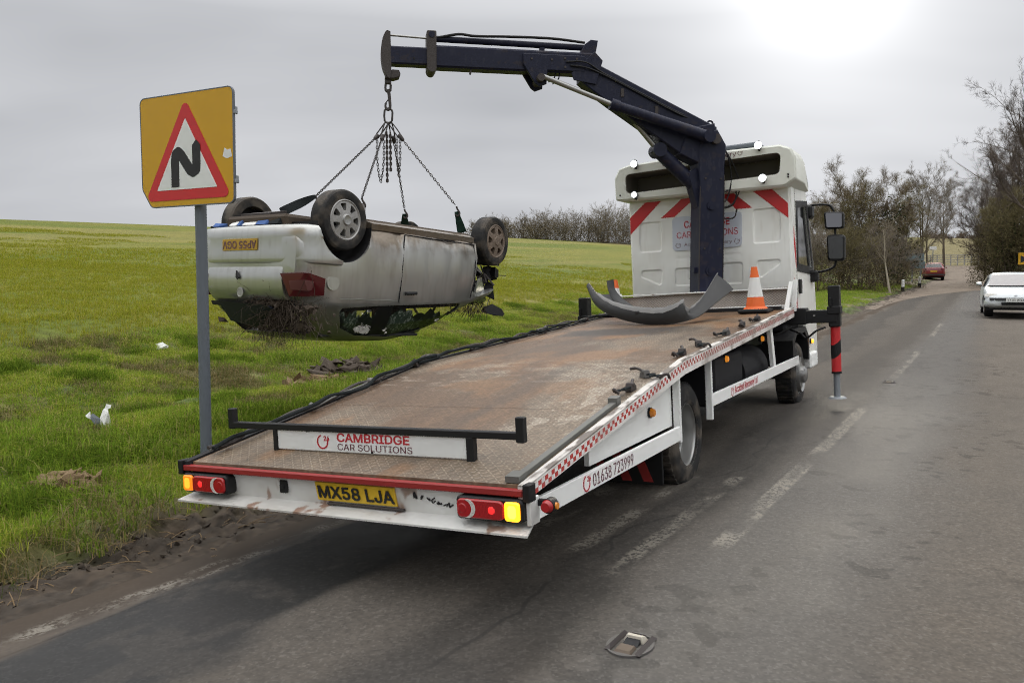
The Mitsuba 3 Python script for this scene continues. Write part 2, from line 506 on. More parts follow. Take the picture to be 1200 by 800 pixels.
scene['deck_mat'] = two({'type': 'bumpmap', 'arbitrary': mikit.proc(deck_bump, eps=0.003), 'scale': 0.0025,
                         'bsdf': {'type': 'principled', 'base_color': mikit.proc(deck_col), 'roughness': 0.5, 'specular': 0.5}})


def tread_col(p, n, uv):
    x, y, z = tloc(p)
    s = 0.03
    k = x * 0.8 + z * 1.0; l = x * 0.8 - z * 1.0
    w = dr.abs(k / s - dr.floor(k / s) - 0.5) + dr.abs(l / s - dr.floor(l / s) - 0.5)
    a = FB(x * 5, z * 5, 1.0, 3)
    return MX((0.155, 0.135, 0.115), (0.36, 0.32, 0.28), SM(0.35, 0.75, w)) * (0.7 + 0.6 * a)


mat('tread_mat', mikit.proc(tread_col), 0.45, metal=0.2)


def rail_col(p, n, uv):
    """flat print: two rows of red and white checks, dirty and faded towards the front"""
    x, y, z = tloc(p)
    zc = dr.select(y < 2.45, 0.635 + 0.1531 * y, 1.01 + 0.05755 * (y - 2.45))
    h = zc - z
    row = dr.floor((h - 0.006) / 0.024)
    k = dr.floor(y / 0.036) + row
    par = k - 2 * dr.floor(k / 2)
    inb = SM(0.004, 0.006, h) * (1 - SM(0.054, 0.056, h))
    a = FB(y * 4, z * 9, 1.0, 3)
    white = MX((0.72, 0.70, 0.67), (0.45, 0.42, 0.39), SM(0.4, 0.8, a) * 0.7 + 0.3 * SM(2.0, 5.0, y))
    red = MX((0.42, 0.045, 0.04), (0.33, 0.12, 0.10), SM(2.2, 3.4, y))
    c = MX(white, red, inb * dr.select(par > 0.5, 1.0, SM(2.6, 4.2, y) * 0.55))
    c = MX(c, (0.25, 0.20, 0.17), SM(0.5, 0.75, FB(y * 9, z * 20, 4.0, 3)) * (0.25 + 0.5 * SM(2.2, 4.5, y)))
    worn_ = SM(0.38, 0.6, FB(x * 20, y * 7, 2.0, 3))
    return MX(c, MX((0.50, 0.48, 0.45), (0.12, 0.10, 0.085), worn_), 1 - SM(-0.008, -0.002, h))


mat('rail_mat', mikit.proc(rail_col), 0.45)

def cab_col(p, n, uv):
    x, y, z = tloc(p)
    a = FB(x * 2.2, y * 2.2, z * 1.2, 4); b = FB(x * 22, y * 22, z * 2.2, 3)
    c = MX((0.79, 0.80, 0.77), (0.66, 0.66, 0.62), SM(0.4, 0.75, a) * 0.8)
    low = 1 - SM(1.45, 2.0, z + (b - 0.5) * 0.5)
    c = MX(c, (0.50, 0.48, 0.43), low * 0.35)
    return MX(c, (0.56, 0.54, 0.49), SM(0.58, 0.75, b) * 0.22)


# crashed car pose
CY, CP, CR = 0.615, -0.036, 0.011
cF = np.array([math.sin(CY), math.cos(CY), 0]); cS = np.array([math.cos(CY), -math.sin(CY), 0])
_R0 = np.stack([cF, cS, [0, 0, 1.0]], 1)
_Rp = np.array([[math.cos(CP), 0, -math.sin(CP)], [0, 1, 0], [math.sin(CP), 0, math.cos(CP)]])
_Rr = np.array([[1, 0, 0], [0, math.cos(CR), math.sin(CR)], [0, -math.sin(CR), math.cos(CR)]])
# upright car frame (x forward, y left, z up) -> inverted: y and z flip
CROT = _R0 @ _Rp @ _Rr            # inverted frame (x fwd, y to the viewer's right, z up); left handed basis
CPOS = np.array([-2.207, 8.386, 2.264])
CM = M4(CROT @ np.diag([1, 1, -1.0]), CPOS)   # upright car coords with y = the car's visible side


def cloc(p):
    R = (CROT @ np.diag([1, 1, -1.0])).T
    x, y, z = p.x - CPOS[0], p.y - CPOS[1], p.z - CPOS[2]
    return [float(R[i, 0]) * x + float(R[i, 1]) * y + float(R[i, 2]) * z for i in range(3)]


def car_col(p, n, uv):
    x, y, z = cloc(p)
    a = FB(x * 3, y * 3, z * 3, 4); b = FB(x * 15, y * 15, z * 4, 3); d = N3(x * 40, y * 40, z * 40)
    silver = MX((0.58, 0.59, 0.58), (0.47, 0.475, 0.45), a)
    # brown mud splashed over the sill and behind the rear wheel arch
    m = (1 - SM(0.05, 0.26, z + (b - 0.5) * 0.22)) * SM(0.15, 0.45, x) + band(x + (b - 0.5) * 0.2, 0.28, 0.72, 0.12) * (1 - SM(0.1, 0.72, z + (b - 0.5) * 0.5)) * 0.75
    m = dr.clip(m + 0.25 * SM(0.6, 0.75, b) * (1 - SM(0.3, 0.7, z)), 0, 1)
    streak = SM(0.52, 0.66, FB(x * 24, y * 24, z * 1.2, 3)) * 0.09
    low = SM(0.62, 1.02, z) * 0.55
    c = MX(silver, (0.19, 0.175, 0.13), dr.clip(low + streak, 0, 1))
    return MX(c, MX((0.135, 0.095, 0.058), (0.22, 0.165, 0.11), d), m * (0.6 + 0.4 * a))


scene['car_paint'] = two({'type': 'principled', 'base_color': mikit.proc(car_col), 'roughness': 0.30, 'metallic': 0.78, 'specular': 0.5})


def rubber_col(p, n, uv):
    a = FB(p.x * 9, p.y * 9, p.z * 9, 3)
    return MX((0.018, 0.018, 0.018), (0.085, 0.072, 0.058), SM(0.4, 0.75, a))


mat('tyre', mikit.proc(rubber_col), 0.7, spec=0.3)


def navy_col(p, n, uv):
    a = FB(p.x * 2.5, p.y * 2.5, p.z * 2.5, 3); b = FB(p.x * 13, p.y * 13, p.z * 13, 3)
    c = MX((0.010, 0.012, 0.030), (0.016, 0.018, 0.036), a)
    c = MX(c, (0.05, 0.05, 0.065), SM(0.60, 0.66, FB(p.x * 30, p.y * 30, p.z * 8, 3)) * 0.2)
    return MX(c, (0.045, 0.033, 0.028), SM(0.60, 0.74, b) * 0.32)


mat('navy', mikit.proc(navy_col), 0.45, spec=0.22)
mat('crane_brown', (0.040, 0.032, 0.030), 0.6)
mat('black', (0.010, 0.010, 0.011), 0.5, spec=0.3)
mat('dark', (0.016, 0.016, 0.018), 0.7, spec=0.25)
mat('webbing', (0.020, 0.023, 0.024), 0.95, spec=0.08)
mat('green_webbing', (0.018, 0.040, 0.030), 0.95, spec=0.08)
mat('blue_webbing', (0.035, 0.09, 0.26), 0.8)
mat('white', (0.78, 0.79, 0.77), 0.3, coat=0.4)
mat('cab_white', mikit.proc(cab_col), 0.34, coat=0.2)
mat('fairing_white', (0.66, 0.67, 0.61), 0.42)
mat('red', (0.50, 0.022, 0.026), 0.4)
mat('strip_red', (0.24, 0.016, 0.015), 0.5)
mat('text_red', (0.40, 0.020, 0.030), 0.5)
mat('text_grey', (0.13, 0.06, 0.07), 0.5)
mat('sign_grey', (0.50, 0.535, 0.60), 0.4)
mat('recess', (0.15, 0.135, 0.115), 0.7)
mat('plate_yellow', (0.62, 0.40, 0.02), 0.4)
mat('plate_dirty', (0.42, 0.26, 0.03), 0.5)
mat('plate_white', (0.62, 0.63, 0.60), 0.4)
mat('ink', (0.010, 0.010, 0.012), 0.5)
mat('steel', (0.36, 0.36, 0.35), 0.35, metal=0.8)
mat('chrome', (0.75, 0.76, 0.77), 0.12, metal=1.0)
mat('alloy', (0.34, 0.335, 0.325), 0.42, metal=0.5)
mat('galv', (0.24, 0.26, 0.28), 0.5, metal=0.3)
mat('pole_grey', (0.105, 0.12, 0.14), 0.5)
mat('chain', (0.055, 0.05, 0.048), 0.5, metal=0.5)
mat('lens_red', (0.33, 0.008, 0.010), 0.12, coat=1.0)
def crazed_col(p, n, uv):
    x, y, z = cloc(p)
    a, b, r = mikit.voronoi(x * 55, z * 55)
    crack = 1 - SM(0.03, 0.12, b - a)
    m = SM(0.44, 0.60, FB(x * 7, z * 9, 3.0, 3))
    return MX((0.010, 0.016, 0.012), MX((0.035, 0.055, 0.04), (0.20, 0.235, 0.20), SM(0.55, 0.95, r)), m * (1 - 0.6 * crack))


mat('crazed_glass', mikit.proc(crazed_col), 0.22, spec=0.5)
mat('iron', (0.085, 0.08, 0.075), 0.75)
mat('screen_pale', (0.30, 0.285, 0.28), 0.15, coat=1.0)
mat('lens_dark_red', (0.085, 0.007, 0.010), 0.2, coat=0.7)
mat('lens_clear', (0.52, 0.50, 0.46), 0.15, coat=1.0)
mat('lens_amber', (0.62, 0.20, 0.01), 0.15, coat=1.0)
mat('glass_dark', (0.010, 0.011, 0.012), 0.05, spec=0.6, coat=1.0)
mat('mirror_glass', (0.22, 0.22, 0.23), 0.05, metal=1.0)
mat('interior', (0.030, 0.030, 0.030), 0.8)
mat('sign_yellow', (0.52, 0.285, 0.006), 0.4)
mat('sign_red', (0.50, 0.020, 0.022), 0.35)
mat('sign_white', (0.66, 0.67, 0.66), 0.35)
mat('cone_orange', (0.72, 0.13, 0.02), 0.5)
mat('cone_white', (0.68, 0.68, 0.66), 0.4)
mat('bumper_silver', mikit.proc(lambda p, n, uv: MX((0.024, 0.024, 0.026), (0.040, 0.040, 0.039), FB(p.x * 5, p.y * 5, p.z * 5, 4))), 0.45, spec=0.3)
mat('lip_grey', mikit.proc(lambda p, n, uv: MX((0.10, 0.10, 0.10), (0.20, 0.195, 0.185), FB(p.x * 9, p.y * 9, p.z * 9, 4))), 0.5)
mat('tie_rail', (0.13, 0.13, 0.12), 0.5, metal=0.3)
mat('trim_dark', (0.016, 0.018, 0.026), 0.4, spec=0.3)
mat('lens_smoky', (0.13, 0.045, 0.045), 0.2, coat=0.8)
mat('bumper_black', (0.03, 0.03, 0.032), 0.6)
mat('car_silver', (0.52, 0.55, 0.56), 0.22, metal=0.3, coat=0.8)
mat('car_red', (0.17, 0.012, 0.016), 0.25, coat=1.0)
mat('mud', (0.055, 0.040, 0.028), 0.85)
mat('paint_old', (0.40, 0.37, 0.31), 0.7)
mat('wood_grey', (0.30, 0.29, 0.27), 0.8)
mat('board_green', (0.16, 0.22, 0.24), 0.5)
scene['pane'] = {'type': 'thindielectric', 'int_ior': 1.5}


def lamp(color, k):
    return {'emitter': {'type': 'area', 'radiance': rgb([c * k for c in color])}}
# ------------------------------------------------------------------ ground: height, road frame
def sp(x, k=2.5):
    return k * np.logaddexp(0, np.asarray(x, float) / k)


def sstep(a, b, x):
    t = np.clip((np.asarray(x, float) - a) / (b - a), 0, 1); return t * t * (3 - 2 * t)


def to_uv(x, y):
    x, y = np.asarray(x, float), np.asarray(y, float)
    return x * UN[0] + y * UN[1] + U0, x * UD[0] + y * UD[1]


def from_uv(u, v):
    u = np.asarray(u, float) - U0
    return u * UN[0] + v * UD[0], u * UN[1] + v * UD[1]


def zbase(v):
    v = np.maximum(v, -12)
    return 0.0103 * (v - 3.7) + 0.025 * sp(v - 14) - 0.012 * sp(v - 190, 10) 


def gz(x, y):
    u, v = to_uv(x, y)
    z = zbase(v)
    near = 1 - sstep(38, 60, v)
    cross = 0.05 * (np.minimum(u, 2.45) - 0.2) - 0.018 * np.maximum(np.minimum(u, 8) - 2.45, 0)
    cross = np.where(u < -0.25, 0.05 * (-0.45), cross)
    z = z + cross * near + 0.02 * (1 - near)
    # left: verge, shallow ditch, bank, rising field
    t = -u
    bank = 0.10 * sstep(0.65, 1.4, t) + 0.10 * sstep(1.4, 3.0, t) - 0.10 * np.exp(-((t - 5.4) / 0.9) ** 2) + 0.62 * sstep(5.2, 11.5, t)
    q = np.maximum(t - 9, 0)
    fld = np.where(q < 70, 0.088 * q, 0.088 * 70 + 0.088 * 50 * (1 - np.exp(-(q - 70) / 50)))
    z = z + bank + fld
    # far rise straight on beyond the bend
    z = z + 0.075 * sp(v - 96, 4) * sstep(-25, -8, u) * (1 - sstep(60, 120, v - 96) * 0.6)
    # right: bank behind the verge
    z = z + 0.35 * sstep(6.5, 10, u) * near
    return z


def lumps(x, y):
    u, v = to_uv(x, y)
    p = np.stack([x, y, np.zeros_like(x)], -1)
    a = meshkit.fbm(p * 1.1, 4, 5) - 0.5; b = meshkit.fbm(p * 4.5, 3, 8) - 0.5
    amt = sstep(0.35, 1.3, -u); p3 = meshkit.fbm(p * 13, 2, 18) - 0.5
    edge = np.exp(-((u + 0.95) / 0.25) ** 2)
    return amt * (0.16 * a + 0.07 * b) + (1 - amt) * 0.025 * b + edge * (0.22 * (b + 0.16) + 0.12 * p3) + sstep(0.22, 0.42, -u) * (1 - sstep(1.3, 1.8, -u)) * 0.075 * p3


def grid(us, vs, fn):
    U, V = np.meshgrid(us, vs, indexing='ij')
    P = fn(U.ravel(), V.ravel())
    m, n = len(us), len(vs)
    i, j = np.meshgrid(np.arange(m - 1), np.arange(n - 1), indexing='ij')
    A = (i * n + j).ravel()
    Q = np.stack([A, A + n, A + n + 1, A + 1], 1)
    return P, np.vstack([Q[:, [0, 1, 2]], Q[:, [0, 2, 3]]])


def up_faces(m):
    v, f = vf(m)
    n = np.cross(v[f[:, 1]] - v[f[:, 0]], v[f[:, 2]] - v[f[:, 0]])[:, 2]
    return v, np.where((n < 0)[:, None], f[:, ::-1], f)


def sheet(us, vs, dz=0.0, lump=0.0):
    def fn(u, v):
        x, y = from_uv(u, v)
        z = gz(x, y) + dz
        if lump: z = z + lump * lumps(x, y)
        return np.stack([x, y, z], 1)
    return up_faces(grid(us, vs, fn))


# big terrain sheet (polar, fine in front)
rr = np.concatenate([np.linspace(0.5, 30, 50), np.linspace(31, 120, 90), np.linspace(122, 330, 60), np.geomspace(340, 1500, 18)])
aa = np.concatenate([np.linspace(-55, 55, 260), np.linspace(58, 302, 62)]) * D


def pol(r, a):
    x, y = r * np.sin(a), r * np.cos(a)
    u, v = to_uv(x, y)
    low = 0.16 * (1 - sstep(80, 110, r)) * np.where((u < 9.6), 1, 0.6) + 0.25 * ((u > -9.3) & (u < 9) & (v < 90) & (v > -14))
    return np.stack([x, y, gz(x, y) - low], 1)


struct('field', up_faces(grid(rr, aa, pol)), 'field_mat', 'young yellowish green crop field rising to a bare skyline left of the road', 'field')
# field near the verge is laid finer, level with the real height
struct('field_margin', sheet(-np.concatenate([np.linspace(8.6, 60, 90), np.linspace(62, 90, 12)])[::-1], np.concatenate([np.linspace(-22, 60, 130), np.linspace(62, 110, 25)]), 0.0), 'field_mat',
       'lower part of the green crop field just beyond the grass verge', 'field')
struct('verge', sheet(-np.concatenate([np.linspace(0.12, 2.2, 52), np.linspace(2.28, 9.2, 70)])[::-1], np.concatenate([np.linspace(-6, 1.5, 40), np.linspace(1.6, 14, 240), np.linspace(14.2, 62, 130)]), 0.004, 1.0),
       'verge_mat', 'grass verge with a muddy churned edge along the left of the road', 'verge')
struct('verge_beyond', sheet(-np.concatenate([np.linspace(0.5, 9.4, 40)])[::-1], np.linspace(61.5, 98, 60), 0.004, 0.6), 'verge_mat', 'rough ground beside the muddy track past the bend', 'verge')

RB, SB = 46.0, 37.0


def path(u, s):
    """road frame with the right hand bend"""
    phi = np.maximum(s - SB, 0) / RB
    c = RB - u
    U = np.where(s > SB, RB - c * np.cos(phi), u)
    V = np.where(s > SB, SB + c * np.sin(phi), s)
    return from_uv(U, V)


def bend_sheet(us, ss, dz):
    def fn(u, s):
        x, y = path(u, s)
        return np.stack([x, y, gz(x, y) + dz], 1)
    return up_faces(grid(us, ss, fn))


struct('road', bend_sheet(np.concatenate([np.linspace(-0.28, 2.44, 60), np.linspace(2.45, 5.3, 24)]), np.concatenate([np.linspace(-12, 1, 14), np.linspace(1.25, 37, 144), np.linspace(37.5, 110, 90)]), 0.022), 'asphalt', 'worn damp grey tarmac country road bending right in the distance', 'road')
struct('verge_right', bend_sheet(np.linspace(5.2, 14, 22), np.linspace(-12, 100, 120), 0.012), 'verge_mat', 'grass verge on the right side of the road', 'verge')


def track_col(p, n, uv):
    a = FB(p.x * 0.9, p.y * 0.9, 1.0, 4)
    return MX((0.085, 0.062, 0.045), (0.15, 0.12, 0.09), a)


mat('track_mat', mikit.proc(track_col), 0.8)
struct('track', sheet(np.linspace(-2.2, 3.4, 14), np.linspace(35.0, 108, 80), 0.010), 'track_mat', 'brown muddy track going straight on where the road bends', 'track')


# ------------------------------------------------------------------ worn paint: thin sheets on the tarmac
def strips(rects):
    return join(*[bend_sheet(np.linspace(u0, u1, max(5, int((u1 - u0) / .04))), np.arange(v0, v1 + .1, .125), 0.0230) for u0, u1, v0, v1 in rects])


struct('edge_line_marking', strips([(-.16, .13, 1.5, 8.2)]), 'marking_mat', 'worn sandy white edge line along the left side of the road', 'road marking')
struct('centre_line_marking', strips([(2.40, 2.60, 4.3, 10.7), (2.40, 2.60, 13.2, 18.4), (2.40, 2.60, 21.2, 26.5)]), 'marking_mat', 'worn broken white centre line of the road', 'road marking')
struct('old_lane_marking', strips([(.50, 1.02, 4.2, 5.1), (1.2, 1.46, 4.1, 6.3), (1.68, 1.88, 4.05, 6.4), (2.03, 2.22, 3.8, 6.5)]), 'marking_mat', 'almost worn away white strokes on the tarmac behind the lorry', 'road marking')


# ------------------------------------------------------------------ cat's eyes
def cats_eye(u, v, label):
    x, y = from_uv(u, v)
    z = float(gz(x, y)) + 0.022
    CUR[0] = M4(Rz(-HD), (float(x), float(y), z))
    t = thing('cats_eye', label, 'road stud', 'cat\'s eyes set into the road centre')
    ring = Polygon([(0.095 * math.cos(a) , 0.125 * math.sin(a)) for a in np.linspace(0, 2 * math.pi, 28)[:-1]])
    hole = Polygon(rpoly([(-.055, -.10), (.055, -.10), (.055, .10), (-.055, .10)], .015))
    v_, f_ = vf(trimesh.creation.extrude_polygon(ring.difference(hole), 0.014, engine='earcut')); v_[:, 2] -= 0.008
    part(t, 'iron_casting', (v_, f_), 'iron')
    for s in (-1, 1):
        part(t, 'rail', hull([(s * .078, -.095, .005), (s * .078, .105, .005), (s * .062, -.07, .020), (s * .062, .085, .022), (s * .052, -.095, .003), (s * .052, .105, .003)]), 'crane_brown')
    part(t, 'rubber_insert', hull([(-.045, .03, .0), (.045, .03, .0), (-.045, .085, .0), (.045, .085, .0), (-.032, .035, .026), (.032, .035, .026), (-.036, .07, .020), (.036, .07, .020)]), 'paint_old')
    part(t, 'slot', hull([(-.034, -.01, .001), (.034, -.01, .001), (-.034, .036, .001), (.034, .036, .001), (-.03, .034, .016), (.03, .034, .016)]), 'black')
    part(t, 'front_block', hull([(-.038, -.10, .0), (.038, -.10, .0), (-.034, -.02, .0), (.034, -.02, .0), (-.03, -.085, .012), (.03, -.085, .012), (-.03, -.03, .014), (.03, -.03, .014)]), 'track_mat')
    part(t, 'rear_block', hull([(-.035, .088, .0), (.035, .088, .0), (-.03, .115, .0), (.03, .115, .0), (-.03, .09, .016), (.03, .09, .016)]), 'crane_brown')
    CUR[0] = ID4


cats_eye(2.55, 3.14, 'iron cat\'s eye stud in the road nearest the camera')
cats_eye(2.50, 13.05, 'iron cat\'s eye stud in the centre line beyond the stabiliser leg')
CUR[0] = ID4

rng = np.random.default_rng(17)
cl_ = []
for i in range(900):
    u, v = rng.normal(-.78, .20), rng.uniform(1.2, 10) if rng.random() < .8 else rng.uniform(1.2, 4)
    if u > -.25: continue
    x, y = map(float, from_uv(u, v)); z = float(gz(np.array(x), np.array(y)) + lumps(np.array([x]), np.array([y]))[0])
    s = rng.uniform(.004, .015)
    cl_.append(hull(np.array([x, y, z]) + rng.normal(0, 1, (9, 3)) * s * [1, 1, .8]))
put('mud_crumbs', join(*cl_), 'verge_mat', False)
labels['mud_crumbs'] = {'label': 'crumbs of dark soil along the churned edge of the road', 'category': 'soil', 'kind': 'stuff'}
# ------------------------------------------------------------------ recovery lorry (own frame: x right, y forward, z up, origin under the tail)
CUR[0] = TM
TK = thing('recovery_truck', 'white flatbed recovery lorry with a dark blue folding crane, seen from behind', 'recovery lorry')
XR, UP, YF = (1, 0, 0), (0, 0, 1), (0, 1, 0)


def zd(y):
    return 0.635 + 0.1531 * y if y < 2.45 else 1.01 + 0.05755 * (y - 2.45)


def slab(x0, x1, y0, y1, lift=0.0, th=0.03):
    P = []
    for y in (y0, y1):
        for x in (x0, x1):
            P += [(x, y, zd(y) + lift), (x, y, zd(y) + lift - th)]
    return hull(P)


cuts = [0.03, 1.22, 2.45, 3.85, 5.25, 6.62]
for a, b in zip(cuts[:-1], cuts[1:]):
    part(TK, 'deck_plate', slab(-1.094, 1.094, a + 0.002, b - 0.002), 'deck_mat')
# under the deck: cross bearers and frame
for y in np.arange(0.5, 6.5, 0.6):
    part(TK, 'cross_bearer', bx(-1.05, 1.05, y, y + 0.06, zd(y) - 0.13, zd(y) - 0.034), 'dark')
part(TK, 'chassis_frame', join(*[bx(s - .04, s + .04, 1.2, 8.6, 0.54, 0.74) for s in (-.42, .42)], bx(-.46, .46, 1.2, 1.3, .56, .72), bx(-.46, .46, 5.2, 5.3, .56, .72)), 'dark')
part(TK, 'subframe', join(*[hull([(s - .03, .3, zd(.3) - .13), (s + .03, .3, zd(.3) - .13), (s - .03, .3, zd(.3) - .18), (s + .03, .3, zd(.3) - .18), (s - .03, 6.5, zd(6.5) - .13), (s + .03, 6.5, zd(6.5) - .13), (s - .03, 6.5, .76), (s + .03, 6.5, .76)]) for s in (-.42, .42)]), 'dark')


def rail(x0, x1, mat_, name):
    m = []
    for a, b in ((0.0, 2.45), (2.45, 6.70)):
        P = []
        for y in (a, b):
            z = 0.635 + 0.1531 * y if b <= 2.45 else 1.01 + 0.05755 * (y - 2.45)
            w = 0.052 + 0.045 * sstep(0.3, 2.8, y)
            for x in (x0, x1):
                P += [(x, y, z + 0.012), (x, y, z - float(w))]
        m.append(hull(P))
    part(TK, name, join(*m), mat_)


rail(1.098, 1.148, 'rail_mat', 'side_rail')
rail(-1.148, -1.098, 'dark', 'side_rail')
labels['recovery_truck__side_rail'] = {'label': 'right side rail with a red and white chequered band'}
# tail
part(TK, 'tail_strip', bx(-1.13, 1.125, -0.012, 0.028, 0.594, 0.626), 'strip_red', label='red painted strip along the rear edge of the deck')
for s in (-1, 1):
    part(TK, 'end_cap', bx(s * 1.13, s * 1.165, -0.02, 0.05, 0.572, 0.655), 'black')
tp = [(-1.09, .03, .588), (1.12, .03, .588), (-1.09, .07, .588), (1.12, .07, .588), (-1.09, .055, .455), (1.12, .055, .455), (-1.09, .095, .455), (1.12, .095, .455)]
part(TK, 'tail_panel', hull(tp), 'white_dirty', label='white sheet panel under the deck edge carrying plate and lamps')
part(TK, 'tail_lip', hull([(-1.11, .06, .462), (1.14, .06, .462), (-1.11, .06, .45), (1.14, .06, .45), (-1.14, -.055, .432), (1.165, -.055, .432), (-1.14, -.055, .422), (1.165, -.055, .422)]), 'white_dirty')
part(TK, 'tail_bracket', bx(1.135, 1.16, 0.0, 0.09, .46, .588), 'white_dirty')
part(TK, 'tail_slot', bx(-.08, .42, .030, .052, .462, .474), 'crane_brown', label='rusty slot below the number plate')
# number plate, slightly leaning with the panel
pl = part(TK, 'number_plate', hull([(-.145, .018, .582), (.375, .018, .582), (-.145, .027, .584), (.375, .027, .584), (-.145, .040, .482), (.375, .040, .482), (-.145, .05, .482), (.375, .05, .482)]), 'plate_yellow', label='yellow rear number plate')
pu = np.array([0, -.022, .10]); pu /= np.linalg.norm(pu)
part(pl, 'lettering', text('MX58 LJA', 0.066, XR, pu, (.115, .0335, .499), .003, bold=True, sx=1.12), 'ink')
part(TK, 'socket', join(bx(-.405, -.355, .02, .04, .505, .575), bx(-.392, -.368, .012, .03, .53, .55)), 'black')
rng = np.random.default_rng(11)
for i in range(7):
    x0, z0 = .50 + .034 * i, .552 - .006 * i
    q_ = np.array([(x0 + rng.uniform(-.014, .014), .03 + .16 * (.59 - z0), z0 + rng.uniform(-.018, .016)) for _ in range(4)]); q_[:, 1] = .026 + (.588 - q_[:, 2]) * .19
    part(TK, 'panel_mark', tube(spline(q_, 4), rng.uniform(.003, .0055), 5), 'ink', label='scuffed black mark right of the number plate')


def tail_lamp(x0, x1, side):
    """side +1 = amber at the right end"""
    t = part(TK, 'tail_lamp', extr(rpoly([(x0, .476), (x1, .476), (x1, .585), (x0, .585)], .022), -.03, .045, 'xz', bev=0.008), 'black', label='lit red and amber lamp cluster at the %s end of the tail' % ('right' if side > 0 else 'left'))
    w = x1 - x0; e = .012
    q = lambda f: (x0 + f * w) if side > 0 else (x1 - f * w)
    def lens(a, b, m_, nm, cut=None, r=.02, **k):
        xa, xb = sorted((q(a), q(b)))
        P_ = rpoly([(xa, .486), (xb, .486), (xb, .576), (xa, .576)], r)
        if cut is not None: P_ = P_.difference(cut)
        if P_.geom_type != 'Polygon': P_ = max(P_.geoms, key=lambda g: g.area)
        part(t, nm, extr(P_, -.044, -.026, 'xz', bev=0.006), m_, **k)
    from shapely.geometry import Point
    moon = Point(q(.13), .531).buffer(.052)
    lens(.03, .738, 'lens_red', 'red_lens', r=.026)
    ring_ = Point(q(.20), .531).buffer(.044).difference(Point(q(.145), .531).buffer(.042))
    part(t, 'reverse_lens', extr(max(getattr(ring_, 'geoms', [ring_]), key=lambda g: g.area), -.0462, -.0425, 'xz'), 'lens_clear')
    part(t, 'round_reflector', cyl((q(.12), -.0425, .531), (q(.12), -.0465, .531), .026, .020, n=20), 'lens_red')
    # lit amber indicator with its bulb
    lens(.745, .965, 'lens_amber', 'indicator_lens', r=.016, **lamp((1.0, 0.36 if side > 0 else 0.24, 0.01), 0.7 if side > 0 else 0.16))
    part(t, 'lamp_bulb', hull([(q(.86) + a_ * .022, y_, .531 + b_ * .030) for a_, b_ in ((-1, -.6), (-.6, -1), (.6, -1), (1, -.6), (1, .6), (.6, 1), (-.6, 1), (-1, .6)) for y_ in (-.0435, -.0445)]), 'lens_amber', **lamp((1.0, 0.50, 0.04), 1.0 if side > 0 else 0.26))
    part(t, 'running_light', cyl((q(.56), -.0435, .531), (q(.56), -.0465, .531), .020, .014, n=18), 'lens_red', **lamp((1.0, .03, .03), 0.22))
    for f_ in np.linspace(.34, .72, 10):
        part(t, 'lens_rib', bx(q(f_) - .0015, q(f_) + .0015, -.0455, -.043, .494, .568, .0005), 'lens_red')


tail_lamp(.775, 1.135, 1)
tail_lamp(-1.115, -.755, -1)
# round side marker beside the tail
sm = part(TK, 'side_marker', cyl((1.235, .02, .555), (1.235, .07, .555), .034, n=18), 'black')
part(sm, 'red_lens', cyl((1.235, -.005, .555), (1.235, .022, .555), .022, .031, n=18), 'lens_red')
part(sm, 'amber_lens', cyl((1.262, .045, .555), (1.276, .045, .555), .016, n=12), 'lens_amber')
part(TK, 'marker_arm', bx(1.13, 1.24, .07, .10, .54, .57), 'black')
# side guards
gt = part(TK, 'side_guard', bx(1.085, 1.11, .10, 2.40, .445, .548), 'white', label='rear white side guard board with a telephone number')
part(gt, 'lettering', text('01638 723999', .068, YF, UP, (1.1105, .82, .462), .002, sx=0.92, align='l'), 'text_grey')
part(gt, 'emblem', logo(.082, YF, UP, (1.1105, .74, .497)), 'text_red')
gf = part(TK, 'side_guard', bx(1.085, 1.11, 3.27, 7.14, .572, .672), 'white', label='front white side guard board with small red lettering')
part(gf, 'lettering', text('Accident Recovery Ltd', .062, YF, UP, (1.1105, 3.98, .596), .002, sx=0.98, align='l'), 'text_red')
part(gf, 'emblem', logo(.07, YF, UP, (1.1105, 3.89, .62)), 'text_red')
part(TK, 'guard_post', bx(1.06, 1.113, 2.40, 2.43, .43, .925), 'white')
part(TK, 'guard_post', bx(1.06, 1.113, 3.235, 3.27, .47, .965), 'white')
part(TK, 'guard_post', hull([(1.06, 5.72, .672), (1.10, 5.72, .672), (1.06, 5.83, .672), (1.10, 5.83, .672), (1.06, 5.58, 1.10), (1.10, 5.58, 1.10), (1.06, 5.69, 1.10), (1.10, 5.69, 1.10)]), 'white')
part(TK, 'side_panel', extr([(.92, .55), (2.40, .55), (2.40, .93), (2.35, .935), (1.25, .765), (.92, .715)], 1.02, 1.05, 'yz'), 'white', label='light grey side panel under the ramp')
part(TK, 'side_guard', bx(-1.11, -1.085, .10, 2.40, .445, .548), 'white')
part(TK, 'side_guard', bx(-1.11, -1.085, 3.27, 7.14, .572, .672), 'white')


def amber(x, y, z, lit=0):
    a = part(TK, 'marker_lamp', cyl((x - .02, y, z), (x + .005, y, z), .036, n=16), 'black')
    e = lamp((1.0, 0.36, 0.03), lit) if lit else {}
    part(a, 'amber_lens', lathe([(0, .0), (.024, .0), (.030, -.006), (.030, -.02), (0, -.02)], 16, 'x'), 'lens_amber') if False else part(a, 'amber_lens', cyl((x + .004, y, z), (x + .03, y, z), .031, .024, n=16), 'lens_amber', **e)


amber(1.06, 1.93, .71); amber(1.0, 4.12, .885, .10); amber(1.0, 5.6, .975, .08)
